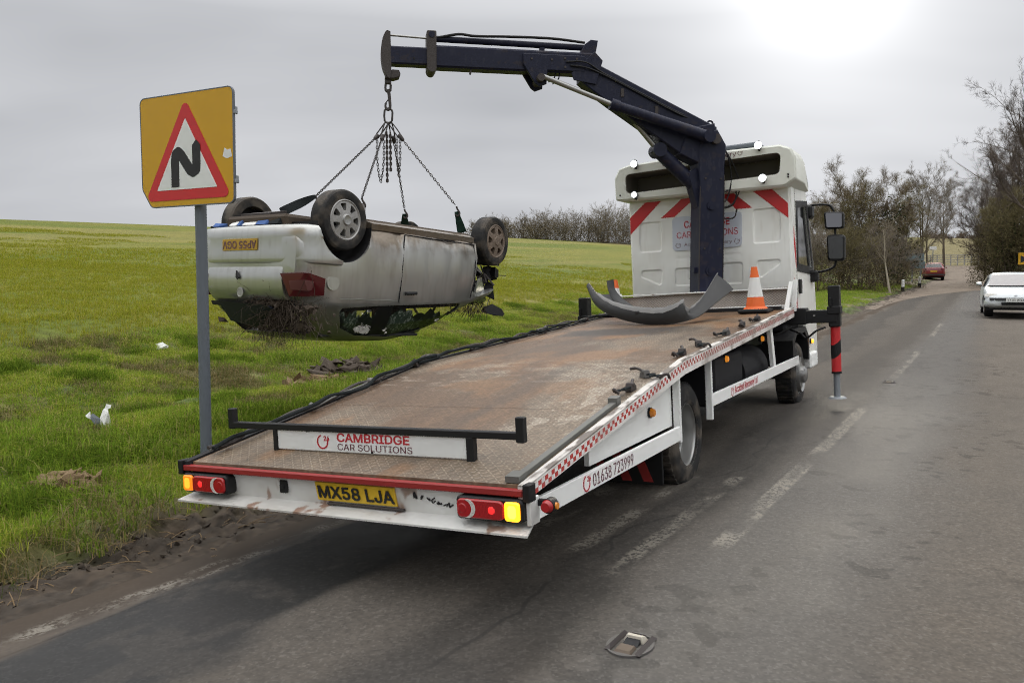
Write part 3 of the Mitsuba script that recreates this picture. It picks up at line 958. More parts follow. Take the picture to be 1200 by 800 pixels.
# mudflaps behind the rear wheels, with red diagonal stripes
for s in (-1, 1):
    f = part(TK, 'mudflap', bx(s * .50, s * 1.0, 2.30, 2.32, .14, .62), 'black')
    for k in range(3):
        a = .54 + .16 * k
        part(f, 'red_stripe', extr([(s * a, .16), (s * (a + .07), .16), (s * (a - .03), .40), (s * (a - .10), .40)], 2.292, 2.298, 'xz'), 'strip_red')
# boxes and tanks in the dark under the deck
part(TK, 'tool_box', bx(.50, 1.0, 3.75, 4.75, .50, .92, .02), 'dark')
part(TK, 'fuel_tank', tf(cyl((.74, 4.95, .66), (.74, 6.0, .66), .24, n=24), ID4), 'dark')
part(TK, 'tool_box', bx(-1.0, -.5, 3.75, 6.2, .50, .92, .02), 'dark')
part(TK, 'exhaust', tube([(.3, 3.6, .5), (.55, 3.55, .48), (.9, 3.5, .5)], .045), 'galv')
part(TK, 'wheel_arch', join(*[extr([(2.36, .52), (2.36, .90), (3.26, .93), (3.26, .62), (3.20, .62), (3.18, .85), (2.44, .83), (2.42, .52)], s * .62 - .12, s * .62 + .12, 'yz') for s in (-1, 1)]), 'dark')


def wheel(x, y, r, w, side, dish, name='wheel'):
    """lorry wheel: outer face at x, axle along x; dish > 0 hollow rim"""
    s = side
    k = part(TK, name, tf(lathe([(r * .60, 0), (r * .64, 0.004), (r * .70, .014), (r * .90, .006), (r * .965, -.012), (r, -.035), (r, -w + .035), (r * .965, -w + .01), (r * .66, -w), (r * .60, -w), (r * .60, 0)], 48, 'x'), M4(np.diag([s, 1, 1]), (x, y, r))), 'tyre')
    tread = []
    for i in range(44):
        a = i * 2 * math.pi / 44
        for q in (-.055, -w + .055, -w / 2):
            c, sn = math.cos(a), math.sin(a)
            tread.append(tf(bx(-.032, .032, -.016, .016, -.005, .007, .002), M4(np.diag([s, 1, 1]) @ np.array([[1, 0, 0], [0, -sn, c], [0, c, sn]]), (x + s * q, y + c * r, r + sn * r))))
    part(k, 'tread_block', join(*tread), 'tyre', stuff=True)
    rr_ = r * .60
    prof = [(rr_ * 1.05, .006), (rr_ * 1.06, -.004), (rr_ * .97, -.012), (rr_ * .93, -.03), (rr_ * .90, -dish + .02), (rr_ * .78, -dish), (rr_ * .46, -dish + .012), (rr_ * .44, -dish + .05), (rr_ * .28, -dish + .075), (0, -dish + .08)]
    part(k, 'rim', tf(lathe(prof, 40, 'x'), M4(np.diag([s, 1, 1]), (x, y, r))), 'steel')
    nuts = []
    for i in range(8):
        a = i * math.pi / 4
        nuts.append(cyl((x - s * (dish - .01), y + math.cos(a) * rr_ * .36, r + math.sin(a) * rr_ * .36), (x - s * (dish - .045 - .02), y + math.cos(a) * rr_ * .36, r + math.sin(a) * rr_ * .36), .013, n=6))
    part(k, 'wheel_nut', join(*nuts), 'steel', stuff=True)
    holes = []
    for i in range(8):
        a = (i + .5) * math.pi / 4
        holes.append(cyl((x - s * (dish - .001), y + math.cos(a) * rr_ * .64, r + math.sin(a) * rr_ * .64), (x - s * (dish - .0045), y + math.cos(a) * rr_ * .64, r + math.sin(a) * rr_ * .64), .024, n=12))
    part(k, 'vent_hole', join(*holes), 'black', stuff=True)


WY = 2.93
wheel(1.0, WY, .40, .22, 1, .13); wheel(.74, WY, .40, .22, 1, .02)
wheel(-1.0, WY, .40, .22, -1, .13); wheel(-.74, WY, .40, .22, -1, .02)
wheel(1.02, 7.62, .40, .23, 1, -.02); wheel(-1.02, 7.62, .40, .23, -1, -.02)
part(TK, 'axle', join(cyl((-.9, WY, .40), (.9, WY, .40), .08), hull([(-.16, WY - .16, .28), (.16, WY - .16, .28), (-.16, WY + .16, .28), (.16, WY + .16, .28), (-.2, WY, .56), (.2, WY, .56)])), 'dark')
part(TK, 'axle', cyl((-.9, 7.62, .40), (.9, 7.62, .40), .06), 'dark')
# headboard of tread plate with a ledge and posts
hb = part(TK, 'headboard', hull([(-1.0, 6.72, 1.28), (1.10, 6.72, 1.28), (-1.0, 6.80, 1.28), (1.10, 6.80, 1.28), (-1.0, 6.76, 1.47), (1.10, 6.76, 1.51), (-1.0, 6.80, 1.47), (1.10, 6.80, 1.51)]), 'tread_mat', label='low headboard of worn tread plate in front of the cab')
part(hb, 'ledge', bx(-1.02, 1.10, 6.70, 6.83, 1.485, 1.50), 'white_dirty')
part(TK, 'deck_stop', bx(-.95, 1.02, 6.56, 6.70, 1.24, 1.29), 'black')
part(TK, 'beam_cover', bx(-1.0, 1.08, 6.66, 6.72, 1.262, 1.30), 'white_dirty')
for (x, y, x2, y2, zt) in ((1.085, 6.56, 1.13, 6.70, 1.57), (1.13, 6.80, 1.145, 6.86, 1.59), (-1.13, 6.50, -1.05, 6.72, 1.50), (-1.03, 6.6, -1.03, 6.8, 1.52)):
    part(TK, 'headboard_post', hull([(x - .022, y - .03, 1.22), (x + .022, y - .03, 1.22), (x - .022, y + .03, 1.22), (x + .022, y + .03, 1.22), (x2 - .022, y2 - .03, zt), (x2 + .022, y2 - .03, zt), (x2 - .022, y2 + .03, zt), (x2 + .022, y2 + .03, zt)]), 'white')
# stabiliser beams and legs
for s in (1, -1):
    xo = 1.555 if s > 0 else -1.60
    b = part(TK, 'stabiliser_beam', join(bx(s * .3, s * 1.25, 6.86, 7.08, 1.06, 1.25, .01), bx(s * 1.2, s * (abs(xo) + .03), 6.88, 7.06, 1.07, 1.22, .01)), 'black')
    part(b, 'beam_lamp', cyl((s * 1.34, 6.87, 1.16), (s * 1.34, 6.882, 1.16), .012, n=10), 'steel')
    lg = part(TK, 'stabiliser_leg', join(bx(xo - .062, xo + .062, 6.89, 7.05, 1.02, 1.50, .012), bx(xo - .072, xo + .072, 6.87, 7.07, 1.17, 1.26, .008), bx(xo - .045, xo - .02, 6.86, 6.9, 1.26, 1.36)), 'black')
    tb = part(lg, 'striped_tube', cyl((xo, 6.97, 1.04), (xo, 6.97, .48), .054, n=28), 'red', label='leg tube banded red and black')
    for zc in (.77,):
        band_ = man(cyl((xo, 6.97, 1.0), (xo, 6.97, .5), .0556, n=40))
        cut = man(tf(bx(-.2, .2, -.2, .2, -.06, .06, .001), M4(Rx(0) @ Ry(-30 * D * 1.0) @ Rx(25 * D), (xo, 6.97, zc))))
        part(lg, 'black_band', band_ ^ cut, 'black')
    part(lg, 'black_band', cyl((xo, 6.97, .50), (xo, 6.97, .475), .0565, n=28), 'black')
    part(lg, 'inner_tube', cyl((xo, 6.97, .48), (xo, 6.97, .20), .036, n=20), 'galv')
    part(lg, 'foot_plate', lathe([(0, .022), (.05, .022), (.10, .008), (.105, 0), (0, 0)], 28, 'z') if False else tf(cyl((0, 0, 0), (0, 0, .02), .105, .08, n=28), M4(np.eye(3), (xo, 6.97, .185))), 'galv')
part(TK, 'hydraulic_hose', tube(spline([(1.46, 6.88, 1.02), (1.36, 6.84, .98), (1.25, 6.85, .90), (1.18, 6.9, .95), (1.05, 6.95, 1.0)]), .012), 'black')
part(TK, 'hydraulic_hose', tube(spline([(1.1, 6.8, 1.04), (.9, 6.7, .95), (.6, 6.7, 1.0), (.3, 6.8, 1.05)]), .014), 'black')
# front mudguard and step
part(TK, 'front_mudguard', extr([(7.05, .55), (7.05, .86), (7.3, .99), (7.95, .99), (8.2, .86), (8.2, .55), (8.13, .55), (8.1, .82), (7.9, .92), (7.35, .92), (7.15, .82), (7.12, .55)], .70, 1.06, 'yz'), 'black')
part(TK, 'front_mudguard', extr([(7.05, .55), (7.05, .86), (7.3, .99), (7.95, .99), (8.2, .86), (8.2, .55), (8.13, .55), (8.1, .82), (7.9, .92), (7.35, .92), (7.15, .82), (7.12, .55)], -1.06, -.70, 'yz'), 'black')
amber(1.065, 8.35, .775, .55)
part(TK, 'step', bx(.75, 1.08, 8.2, 8.75, .42, .62, .02), 'white')
part(TK, 'engine_cover', bx(-.95, .95, 7.2, 8.1, .95, 1.14, .03), 'dark')

# ---------------- cab
prof = [(7.30, 1.16), (7.30, 2.72), (7.40, 2.80), (8.35, 2.82), (8.60, 2.45), (8.90, 1.75), (8.98, 1.2), (8.98, .55), (8.30, .55), (8.25, .80), (8.0, 1.04), (7.35, 1.04)]
P = rpoly(prof, .05)
shell = man(extr(P, -1.045, 1.045, 'yz', bev=0.03))
hollow = man(extr([(7.4, 1.3), (7.4, 2.68), (8.3, 2.72), (8.78, 1.75), (8.85, 1.3)], -1.0, 1.0, 'yz'))
win = man(extr(rpoly([(7.62, 1.78), (7.66, 2.52), (8.36, 2.58), (8.74, 1.74)], .05), -1.3, 1.3, 'yz'))
wscr = man(hull([(-.93, 8.4, 1.75), (.93, 8.4, 1.75), (-.93, 8.3, 2.62), (.93, 8.3, 2.62), (-.93, 9.2, 1.75), (.93, 9.2, 1.75), (-.93, 8.9, 2.62), (.93, 8.9, 2.62)]))
shell = shell - hollow - win - wscr
# pressed panels in the rear wall
for q in ([(-.92, 2.05), (-.60, 2.05), (-.595, 2.46), (-.92, 2.46)], [(.575, 2.06), (.915, 2.06), (.925, 2.50), (.575, 2.50)],
          [(-.915, 1.73), (-.62, 1.585), (-.60, 1.83), (-.92, 1.83)], [(-.45, 1.585), (-.19, 1.585), (-.19, 1.83), (-.45, 1.83)],
          [(.13, 1.575), (.44, 1.575), (.45, 1.86), (.14, 1.86)], [(.62, 1.60), (.915, 1.80), (.915, 1.865), (.60, 1.865)], [(-.45, 1.90), (.45, 1.90), (.45, 1.99), (-.45, 1.99)]):
    p0 = rpoly(q, .045); c0 = np.array(p0.exterior.coords)[:-1]; c1 = np.array(p0.buffer(-.022, join_style=1).exterior.coords)[:-1]
    dep = .022 if q[0][1] < 1.895 or q[0][1] > 2.0 else .006
    shell = shell - man(hull(np.vstack([np.column_stack([c0[:, 0], np.full(len(c0), 7.297), c0[:, 1]]), np.column_stack([c0[:, 0] , np.full(len(c0), 7.2), c0[:, 1]]), np.column_stack([c1[:, 0], np.full(len(c1), 7.30 + dep), c1[:, 1]])])))
cab = part(TK, 'cab', shell, 'cab_white', smooth=25, label='white sleeper cab with pressed rear wall')
part(cab, 'seat_back', join(bx(.3, .8, 8.0, 8.15, 1.3, 2.1, .05), bx(-.8, -.3, 8.0, 8.15, 1.3, 2.1, .05)), 'interior')
for s in (-1, 1):
    part(cab, 'side_window', extr(rpoly([(7.63, 1.79), (7.67, 2.51), (8.35, 2.57), (8.73, 1.75)], .05), s * 1.02 - .002, s * 1.02 + .002, 'yz'), 'glass_dark')
    part(cab, 'window_frame', extr(Polygon([(7.58, 1.70), (7.60, 2.58), (8.42, 2.64), (8.84, 1.66)]).difference(rpoly([(7.66, 1.80), (7.70, 2.50), (8.34, 2.56), (8.70, 1.76)], .04)), min(s * 1.046, s * 1.054), max(s * 1.046, s * 1.054), 'yz'), 'black')
part(cab, 'windscreen', hull([(-.92, 8.80, 1.76), (.92, 8.80, 1.76), (-.92, 8.80, 1.765), (-.92, 8.50, 2.61), (.92, 8.50, 2.61), (.92, 8.505, 2.61), (-.92, 8.51, 2.61)]), 'glass_dark')
part(cab, 'door_handle', bx(1.046, 1.075, 7.62, 7.74, 1.42, 1.60, .01), 'black')
part(cab, 'panel_seam', join(bx(1.0455, 1.0475, 7.545, 7.553, 1.1, 2.72, .0005)), 'dark')
# red and white reflective stripes
for q in ([(-1.03, 2.31), (-1.03, 2.53), (-.81, 2.715), (-.59, 2.715)], [(-.60, 2.49), (-.31, 2.715), (-.13, 2.715), (-.42, 2.49)],
          [(.20, 2.715), (.36, 2.715), (.58, 2.515), (.38, 2.515)], [(.60, 2.715), (.83, 2.715), (1.01, 2.53), (1.01, 2.35)]):
    c = np.array(q); c = c if Polygon(q).is_valid else c[[0, 1, 3, 2]]
    part(cab, 'reflective_stripe', extr(c, 7.2945, 7.2985, 'xz'), 'red')
for q in ([(7.42, 2.25), (7.42, 2.02), (7.52, 1.74), (7.52, 1.98)], [(7.36, 1.62), (7.36, 1.40), (7.50, 1.12), (7.50, 1.34)]):
    part(cab, 'reflective_stripe', extr(q, 1.0455, 1.049, 'yz'), 'red')
sg = part(cab, 'sign_panel', extr(rpoly([(-.455, 2.045), (.44, 2.045), (.455, 2.485), (-.45, 2.485)], .05), 7.285, 7.295, 'xz', bev=.003), 'sign_grey', label='grey rounded sign panel behind the crane column')
part(sg, 'lettering', text('CAMBRIDGE', .085, XR, UP, (0, 7.2848, 2.335), .002, bold=True, sx=.84), 'text_red')
part(sg, 'lettering', text('CAR SOLUTIONS', .082, XR, UP, (0, 7.2848, 2.205), .002, sx=.86), 'text_red')
for w_, al, x_ in (('Accident', 'r', -.015), ('Recovery', 'l', .015)):
    part(sg, 'lettering', text(w_, .040, XR, UP, (x_, 7.2848, 2.10), .002, sx=1.25, align=al), 'text_grey')
for s in (-1, 1):
    part(sg, 'emblem', logo(.06, XR, UP, (s * .38, 7.2848, 2.115)), 'text_grey')
# roof fairing: hollow from behind
fo = Polygon([(-1.15, 2.755), (-1.155, 3.05), (-1.09, 3.17), (-.95, 3.205), (0, 3.235), (.98, 3.215), (1.10, 3.16), (1.15, 3.05), (1.15, 2.79), (1.02, 2.715), (-1.05, 2.745)])
fo = fo.buffer(-.03).buffer(.03, quad_segs=3).simplify(.003)
fi = rpoly([(-1.0, 2.83), (.96, 2.865), (.985, 3.125), (-1.0, 3.085)], .06)
fr = man(extr(fo, 7.10, 7.75, 'xz', bev=.022)) + man(hull([*[(x, 7.7, z) for x, z in np.array(fo.exterior.coords)], *[(x * .93, 8.45, 2.76 + (z - 2.76) * .35) for x, z in np.array(fo.exterior.coords)]]))
fr = fr - man(extr(fi, 7.0, 7.62, 'xz'))
fa = part(TK, 'roof_fairing', fr, 'fairing_white', smooth=35, label='white roof fairing, dark and hollow behind')
part(fa, 'recess_lining', extr(rpoly([(-.99, 2.84), (.95, 2.875), (.975, 3.115), (-.99, 3.075)], .05), 7.58, 7.60, 'xz'), 'recess')
li = fi.buffer(-.001).difference(fi.buffer(-.007))
part(fa, 'recess_lining', extr(li, 7.118, 7.58, 'xz'), 'recess')
for w_, al, x_ in (('Accident', 'r', .0), ('Recovery', 'l', .045)):
    part(fa, 'lettering', text(w_, .056, XR, UP, (x_, 7.0975, 3.145), .002, sx=1.2, align=al), 'text_grey')
for x, z in ((.50, 3.172), (-.46, 3.155)):
    part(fa, 'emblem', logo(.05, XR, UP, (x, 7.0975, z)), 'text_grey')
for x, z in ((-1.08, 2.82), (1.06, 2.85), (1.06, 2.82)):
    part(fa, 'bolt', cyl((x, 7.105, z), (x, 7.092, z), .012, n=8), 'dark')
part(TK, 'beacon_bar', join(bx(.12, .66, 7.35, 7.62, 3.24, 3.27, .01), bx(.10, .68, 7.33, 7.64, 3.27, 3.325, .02)), 'pole_grey', label='low grey beacon bar on the roof')
part(TK, 'aerial', cyl((.98, 7.9, 2.82), (1.04, 7.9, 2.95), .02, n=8), 'black')
for (x, z) in ((-.845, 3.195), (-.86, 2.80), (.735, 3.225), (.775, 2.83)):
    w = part(TK, 'work_lamp', cyl((x, 7.09, z), (x, 7.02, z), .036, .046, n=24), 'galv', label=None)
    r_ = .045 if z != 2.80 else .036
    part(w, 'lens', cyl((x, 7.02, z), (x, 7.012, z), r_, r_ * .9, n=24), 'lens_clear', **lamp((1.0, 1.0, .98), 1.0))
    part(w, 'bracket', bx(x - .012, x + .012, 7.06, 7.12, z - .06, z + .06), 'black')
# mirrors
for s in (1, -1):
    dx = 0 if s > 0 else -.02
    ma = part(TK, 'mirror_arm', join(tube(spline([(s * .98, 8.62, 2.58), (s * 1.12, 8.62, 2.60), (s * 1.30, 8.62, 2.58), (s * 1.36, 8.62, 2.50)]), .016),
                              tube([(s * 1.36, 8.62, 2.50), (s * 1.37, 8.62, 2.2), (s * 1.37, 8.62, 1.86)], .014), tube(spline([(s * 1.37, 8.62, 1.84), (s * 1.34, 8.62, 1.75), (s * 1.2, 8.62, 1.70), (s * 1.05, 8.66, 1.70)]), .016),
                              bx(s * .98, s * 1.10, 8.50, 8.72, 2.42, 2.60, .03), bx(s * 1.0, s * 1.14, 8.54, 8.74, 1.56, 1.72, .03)), 'black')
    mu = part(TK, 'mirror', extr(rpoly([(s * 1.25, 2.26), (s * 1.485, 2.25), (s * 1.49, 2.47), (s * 1.24, 2.49)], .035), 8.54, 8.68, 'xz', bev=.02), 'black', label='wide angle mirror' if s > 0 else None)
    part(mu, 'glass', extr(rpoly([(s * 1.275, 2.28), (s * 1.465, 2.27), (s * 1.47, 2.45), (s * 1.265, 2.47)], .02), 8.535, 8.541, 'xz'), 'mirror_glass')
    ml = part(TK, 'mirror', extr(rpoly([(s * 1.275, 1.83), (s * 1.485, 1.82), (s * 1.495, 2.17), (s * 1.27, 2.18)], .045), 8.52, 8.70, 'xz', bev=.03), 'black')
    part(ml, 'glass', extr(rpoly([(s * 1.295, 1.86), (s * 1.47, 1.85), (s * 1.475, 2.15), (s * 1.29, 2.155)], .03), 8.515, 8.521, 'xz'), 'glass_dark')
CUR[0] = ID4
# ------------------------------------------------------------------ folding crane (frame: x along the boom towards the hook, y towards the camera, z up)
KB = np.array([2.43, 10.39, 0.0]); KD = np.array([-3.88, -0.69, 0.0]); KD /= np.linalg.norm(KD)
KM = M4(np.stack([KD, np.cross([0, 0, 1.0], KD), [0, 0, 1.0]], 1), KB)
CUR[0] = KM
col = part(TK, 'crane_column', join(extr([(-.15, 1.30), (-.15, 3.12), (-.165, 3.36), (-.05, 3.545), (.10, 3.50), (.185, 3.30), (.185, 3.06), (.165, 2.9), (.165, 1.30)], -.15, .15, 'xz', bev=.012), bx(-.3, .3, -.28, .28, 1.18, 1.36, .02)), 'navy', label='dark blue upright crane column')
for z, r in ((2.62, .055), (2.60, .03), (1.83, .06), (1.83, .035)):
    part(col, 'boss', cyl((.02, .14, z), (.02, .165 + (.06 - r) * .4, z), r, n=20), 'navy')
part(col, 'pin', cyl((-.02, -.2, 3.42), (-.02, .2, 3.42), .06, n=20), 'crane_brown')
part(col, 'lug', join(bx(.16, .20, .0, .08, 1.80, 1.87)), 'navy')
# lift ram between column and inner boom
lr = part(TK, 'lift_ram', join(cyl((.06, 0, 2.78), (.70, 0, 3.33), .085, n=24), cyl((.66, -.10, 3.29), (.66, .10, 3.29), .085, n=20)), 'navy')
part(lr, 'rod', cyl((.66, 0, 3.30), (.95, 0, 3.62), .035, n=16), 'steel')
part(lr, 'bracket', extr([(.02, 2.60), (.17, 2.60), (.30, 3.02), (.16, 3.10), (.0, 2.9)], -.09, .09, 'xz', bev=.008), 'navy')
# inner boom
ib = part(TK, 'main_boom', join(extr([(-.06, 3.58), (1.42, 4.25), (1.66, 4.36), (1.66, 4.06), (1.54, 3.97), (1.30, 3.81), (.35, 3.21), (.08, 3.08), (-.05, 3.30)], -.11, .11, 'xz', bev=.012),
                                extr([(-.06, 3.35), (.10, 3.10), (.42, 3.24), (.32, 3.55), (-.02, 3.62)], -.135, .135, 'xz', bev=.01)), 'navy', label='inclined inner boom of the crane')
part(ib, 'fold_ram', join(cyl((.12, .20, 3.45), (1.28, .19, 3.775), .068, .060, n=24), cyl((1.22, .19, 3.758), (1.32, .19, 3.786), .072, n=24), cyl((.10, .10, 3.44), (.10, .28, 3.44), .075, n=20)), 'navy')
part(ib, 'ram_rod', cyl((1.28, .19, 3.775), (2.13, .17, 4.075), .030, n=18), 'steel')
part(ib, 'lifting_eye', tf(lathe([(.035 + .012 * math.cos(a), .012 * math.sin(a)) for a in np.linspace(0, 2 * math.pi, 9)], 18, 'y'), M4(np.eye(3), (.02, .08, 3.62))), 'navy')
part(ib, 'link_plate', extr([(1.48, 4.02), (1.75, 4.06), (1.78, 4.14), (1.50, 4.40), (1.40, 4.30)], .112, .135, 'xz', bev=.004), 'navy')
# outer boom and extension
ob = part(TK, 'outer_boom', bx(1.50, 3.42, -.10, .10, 4.145, 4.395, .02), 'navy', label='level outer boom of the crane')
part(ob, 'ram_bracket', extr([(1.62, 4.34), (2.36, 4.34), (2.36, 4.22), (2.22, 4.0), (2.17, 3.965), (2.08, 4.0), (2.07, 4.16), (1.62, 4.16)], .102, .14, 'xz', bev=.006), 'navy')
part(ob, 'ram_bracket', extr([(1.62, 4.34), (2.36, 4.34), (2.36, 4.22), (2.22, 4.0), (2.17, 3.965), (2.08, 4.0), (2.07, 4.16), (1.62, 4.16)], -.14, -.102, 'xz', bev=.006), 'navy')
part(ob, 'pin', cyl((2.16, -.17, 4.055), (2.16, .22, 4.055), .045, n=18), 'crane_brown')
part(ob, 'end_bracket', extr([(1.68, 4.36), (1.48, 4.36), (1.46, 4.44), (1.44, 4.55), (1.53, 4.555), (1.60, 4.50)], -.07, .07, 'xz', bev=.008), 'navy')
part(ob, 'collar', join(bx(3.365, 3.475, -.125, .125, 4.11, 4.55, .012), cyl((3.42, -.14, 4.13), (3.42, .14, 4.13), .05, n=18)), 'crane_brown')
part(ob, 'pin', cyl((3.42, -.135, 4.50), (3.42, .135, 4.50), .035, n=16), 'navy')
part(ob, 'extension_ram', join(cyl((1.52, 0, 4.475), (3.40, 0, 4.488), .036, n=20), bx(2.08, 2.14, -.03, .03, 4.39, 4.45)), 'navy')
part(ob, 'ram_rod', cyl((3.40, 0, 4.488), (3.92, 0, 4.505), .013, n=12), 'steel')
part(ob, 'hydraulic_hose', tube(spline([(1.60, .05, 4.52), (2.0, .06, 4.545), (2.5, .06, 4.54), (2.9, .06, 4.525), (3.1, .05, 4.54), (3.32, .03, 4.50), (3.38, .0, 4.50)]), .016), 'black')
part(ob, 'hydraulic_hose', join(tube(spline([(1.95, .06, 4.17), (1.98, .08, 4.08), (2.05, .1, 4.03)]), .008), tube(spline([(1.90, .06, 4.17), (1.93, .08, 4.07), (2.0, .1, 4.01)]), .008)), 'black')
part(ob, 'peg', cyl((2.96, .06, 4.15), (2.975, .06, 4.085), .012, n=8), 'crane_brown')
ex = part(TK, 'extension_boom', bx(3.40, 3.90, -.085, .085, 4.165, 4.365, .015), 'navy', label='extended end section of the crane boom')
part(ex, 'bolt', join(cyl((3.62, .084, 4.235), (3.62, .092, 4.235), .012, n=8)), 'black')
part(ex, 'end_plate', extr(spline([(3.885, 4.52), (3.93, 4.53), (3.975, 4.44), (3.995, 4.30), (3.985, 4.16), (3.95, 4.06), (3.90, 4.00), (3.88, 4.10), (3.88, 4.3)], 3)[:, :], -.085, .085, 'xz'), 'crane_brown')
part(ex, 'hook_foot', extr([(3.95, 4.07), (3.95, 4.0), (3.85, 4.0), (3.79, 4.02), (3.775, 4.06), (3.79, 4.10), (3.86, 4.105)], -.07, .07, 'xz', bev=.01), 'crane_brown')
part(ib, 'hydraulic_hose', join(tube(spline([(.0, -.02, 3.62), (.4, .12, 3.70), (.9, .125, 3.92), (1.35, .13, 4.12), (1.6, .16, 4.20), (1.8, .155, 4.22)]), .010), tube(spline([(.05, .0, 3.64), (.45, .12, 3.735), (.95, .125, 3.955), (1.4, .13, 4.16), (1.62, .17, 4.26), (1.85, .155, 4.26)]), .010)), 'black')
for s_, z_ in ((.30, 3.47), (.72, 3.68), (1.15, 3.87), (1.50, 4.10)):
    part(ib, 'hose_clip', bx(s_ - .02, s_ + .02, .108, .122, z_ + .02, z_ + .12, .003), 'crane_brown')
for s_, z_ in ((1.72, 4.30), (1.72, 4.22), (1.86, 4.30), (1.86, 4.20), (2.26, 4.28), (2.02, 4.28)):
    part(ob, 'bolt', cyl((s_, .138, z_), (s_, .150, z_), .014, n=6), 'crane_brown')
for z_ in (1.50, 2.10, 2.95):
    for y_ in (-.10, .10):
        part(col, 'bolt', cyl((y_, .148, z_), (y_, .160, z_), .013, n=6), 'crane_brown')
part(col, 'weld_seam', join(tube([(-.148, .149, 1.4), (-.148, .149, 3.0)], .006, 5), tube([(.163, .149, 1.4), (.163, .149, 2.85)], .006, 5)), 'crane_brown')
# hoses at the head of the column
for pts in ([(-.12, .10, 3.42), (-.22, .1, 3.2), (-.27, .08, 2.95), (-.22, .08, 2.72), (-.14, .1, 2.66)], [(-.14, .10, 3.35), (-.30, .1, 3.1), (-.38, .08, 2.85), (-.3, .06, 2.66), (-.14, .08, 2.60)],
            [(-.15, .05, 2.60), (-.26, .05, 2.62), (-.33, .05, 2.68), (-.35, .05, 2.80), (-.30, .05, 2.86), (-.2, .05, 2.8)], [(-.14, .06, 2.50), (-.24, .06, 2.47), (-.33, .06, 2.50), (-.36, .06, 2.6)]):
    part(col, 'hydraulic_hose', tube(spline(pts), .009), 'black')
CUR[0] = ID4


def kw(s, z, y=0.0):
    return KB + KD * s + np.cross([0, 0, 1.0], KD) * y + np.array([0, 0, z])


# ------------------------------------------------------------------ chain sling
def link(c, d, up, L=.05, w=.034, r=.006, n=6):
    """one chain link centred at c, long axis d, flat normal up"""
    d = np.asarray(d) / np.linalg.norm(d); side = np.cross(d, up); side /= np.linalg.norm(side)
    a = np.linspace(0, 2 * math.pi, 13)[:-1]
    P = [np.asarray(c) + d * (math.sin(t) * (w / 2 - r) + np.sign(math.sin(t)) * (L - w) / 2) + side * math.cos(t) * (w / 2 - r) for t in a]
    P = np.array(P + [P[0], P[1]])
    return tube(P, r, n)


def chain_line(pts, L=.05, r=.006):
    pts = np.asarray(pts, float)
    seg = np.linalg.norm(np.diff(pts, axis=0), axis=1); cum = np.concatenate([[0], np.cumsum(seg)])
    pitch = L - 2.6 * r
    out = []
    n = int(cum[-1] / pitch)
    for i in range(n):
        s = (i + .5) * pitch
        k = min(np.searchsorted(cum, s) - 1, len(seg) - 1)
        d = (pts[k + 1] - pts[k]) / seg[k]
        c = pts[k] + d * (s - cum[k])
        u, w, _ = frame(d)
        q = u if i % 2 else w
        out.append(link(c, d, q, L, L * .66, r, 5))
    return join(*out)


SL = thing('chain_sling', 'dark four legged chain sling hanging from the tip of the crane boom', 'chain sling')
h0 = kw(3.915, 3.99)
part(SL, 'shackle', join(bx(h0[0] - .035, h0[0] + .035, h0[1] - .03, h0[1] + .03, 3.95, 4.02, .01), link(h0 + [0, 0, -.075], (0, 0, 1), (0, 1, 0), .13, .09, .014, 8)), 'chain')
hk = [(0, 0, -.10), (.012, 0, -.16), (.016, 0, -.22), (.022, 0, -.28), (.012, 0, -.325), (-.018, 0, -.325), (-.032, 0, -.29), (-.026, 0, -.25)]
part(SL, 'hook', tube(spline(h0 + np.array(hk)), np.linspace(.02, .012, 43), 8), 'crane_brown')
part(SL, 'latch', cyl(h0 + np.array([.012, 0, -.2]), h0 + np.array([-.03, 0, -.255]), .007, n=8), 'crane_brown')
mr = h0 + np.array([0, 0, -.395])
part(SL, 'master_ring', link(mr, (0, 0, 1), (0, 1, 0), .19, .12, .012, 8), 'chain')
top = mr + np.array([0, 0, -.085])
carw = lambda x, y, z: CM[:3, :3] @ np.array([x, y, -z]) + CM[:3, 3]      # z given upwards from the hubs
ends = {}
leg_pts = {'a': (np.array([-2.050, 8.750, 2.569]), (-.03, -.13, .11)), 'b': (np.array([-1.578, 8.800, 2.557]), (.45, .52, .10)),
           'c': (np.array([-1.311, 10.200, 2.576]), (2.18, -.48, .08)), 'd': (np.array([-.645, 9.72, 2.56]), (2.10, .50, .08))}
offs = {'a': (-.13, 0, -.15), 'b': (-.06, -.05, -.16), 'c': (.05, .05, -.16), 'd': (.13, 0, -.15)}
for k, (e, at) in leg_pts.items():
    s0 = top + np.array([np.sign(offs[k][0]) * .02, offs[k][1] * .3, 0]); s1 = top + np.array(offs[k])
    part(SL, 'ring_link', link((s0 + s1) / 2, s1 - s0, (0, 1, 0), float(np.linalg.norm(s1 - s0)) + .02, .06, .008, 6), 'chain')
    part(SL, 'chain_leg', chain_line([s1, e], .046, .0052), 'chain')
    part(SL, 'grab_hook', tube(spline([e, e + [.01, 0, -.03], e + [.03, 0, -.06], e + [.035, 0, -.09], e + [.01, 0, -.11], e + [-.015, 0, -.09]]), .011, 7), 'crane_brown')
    part(SL, 'grab_hook', hull(np.vstack([vf(trimesh.creation.icosphere(subdivisions=1, radius=.028))[0] + s1, vf(trimesh.creation.icosphere(subdivisions=1, radius=.022))[0] + s1 + (e - s1) / np.linalg.norm(e - s1) * .05])), 'crane_brown')
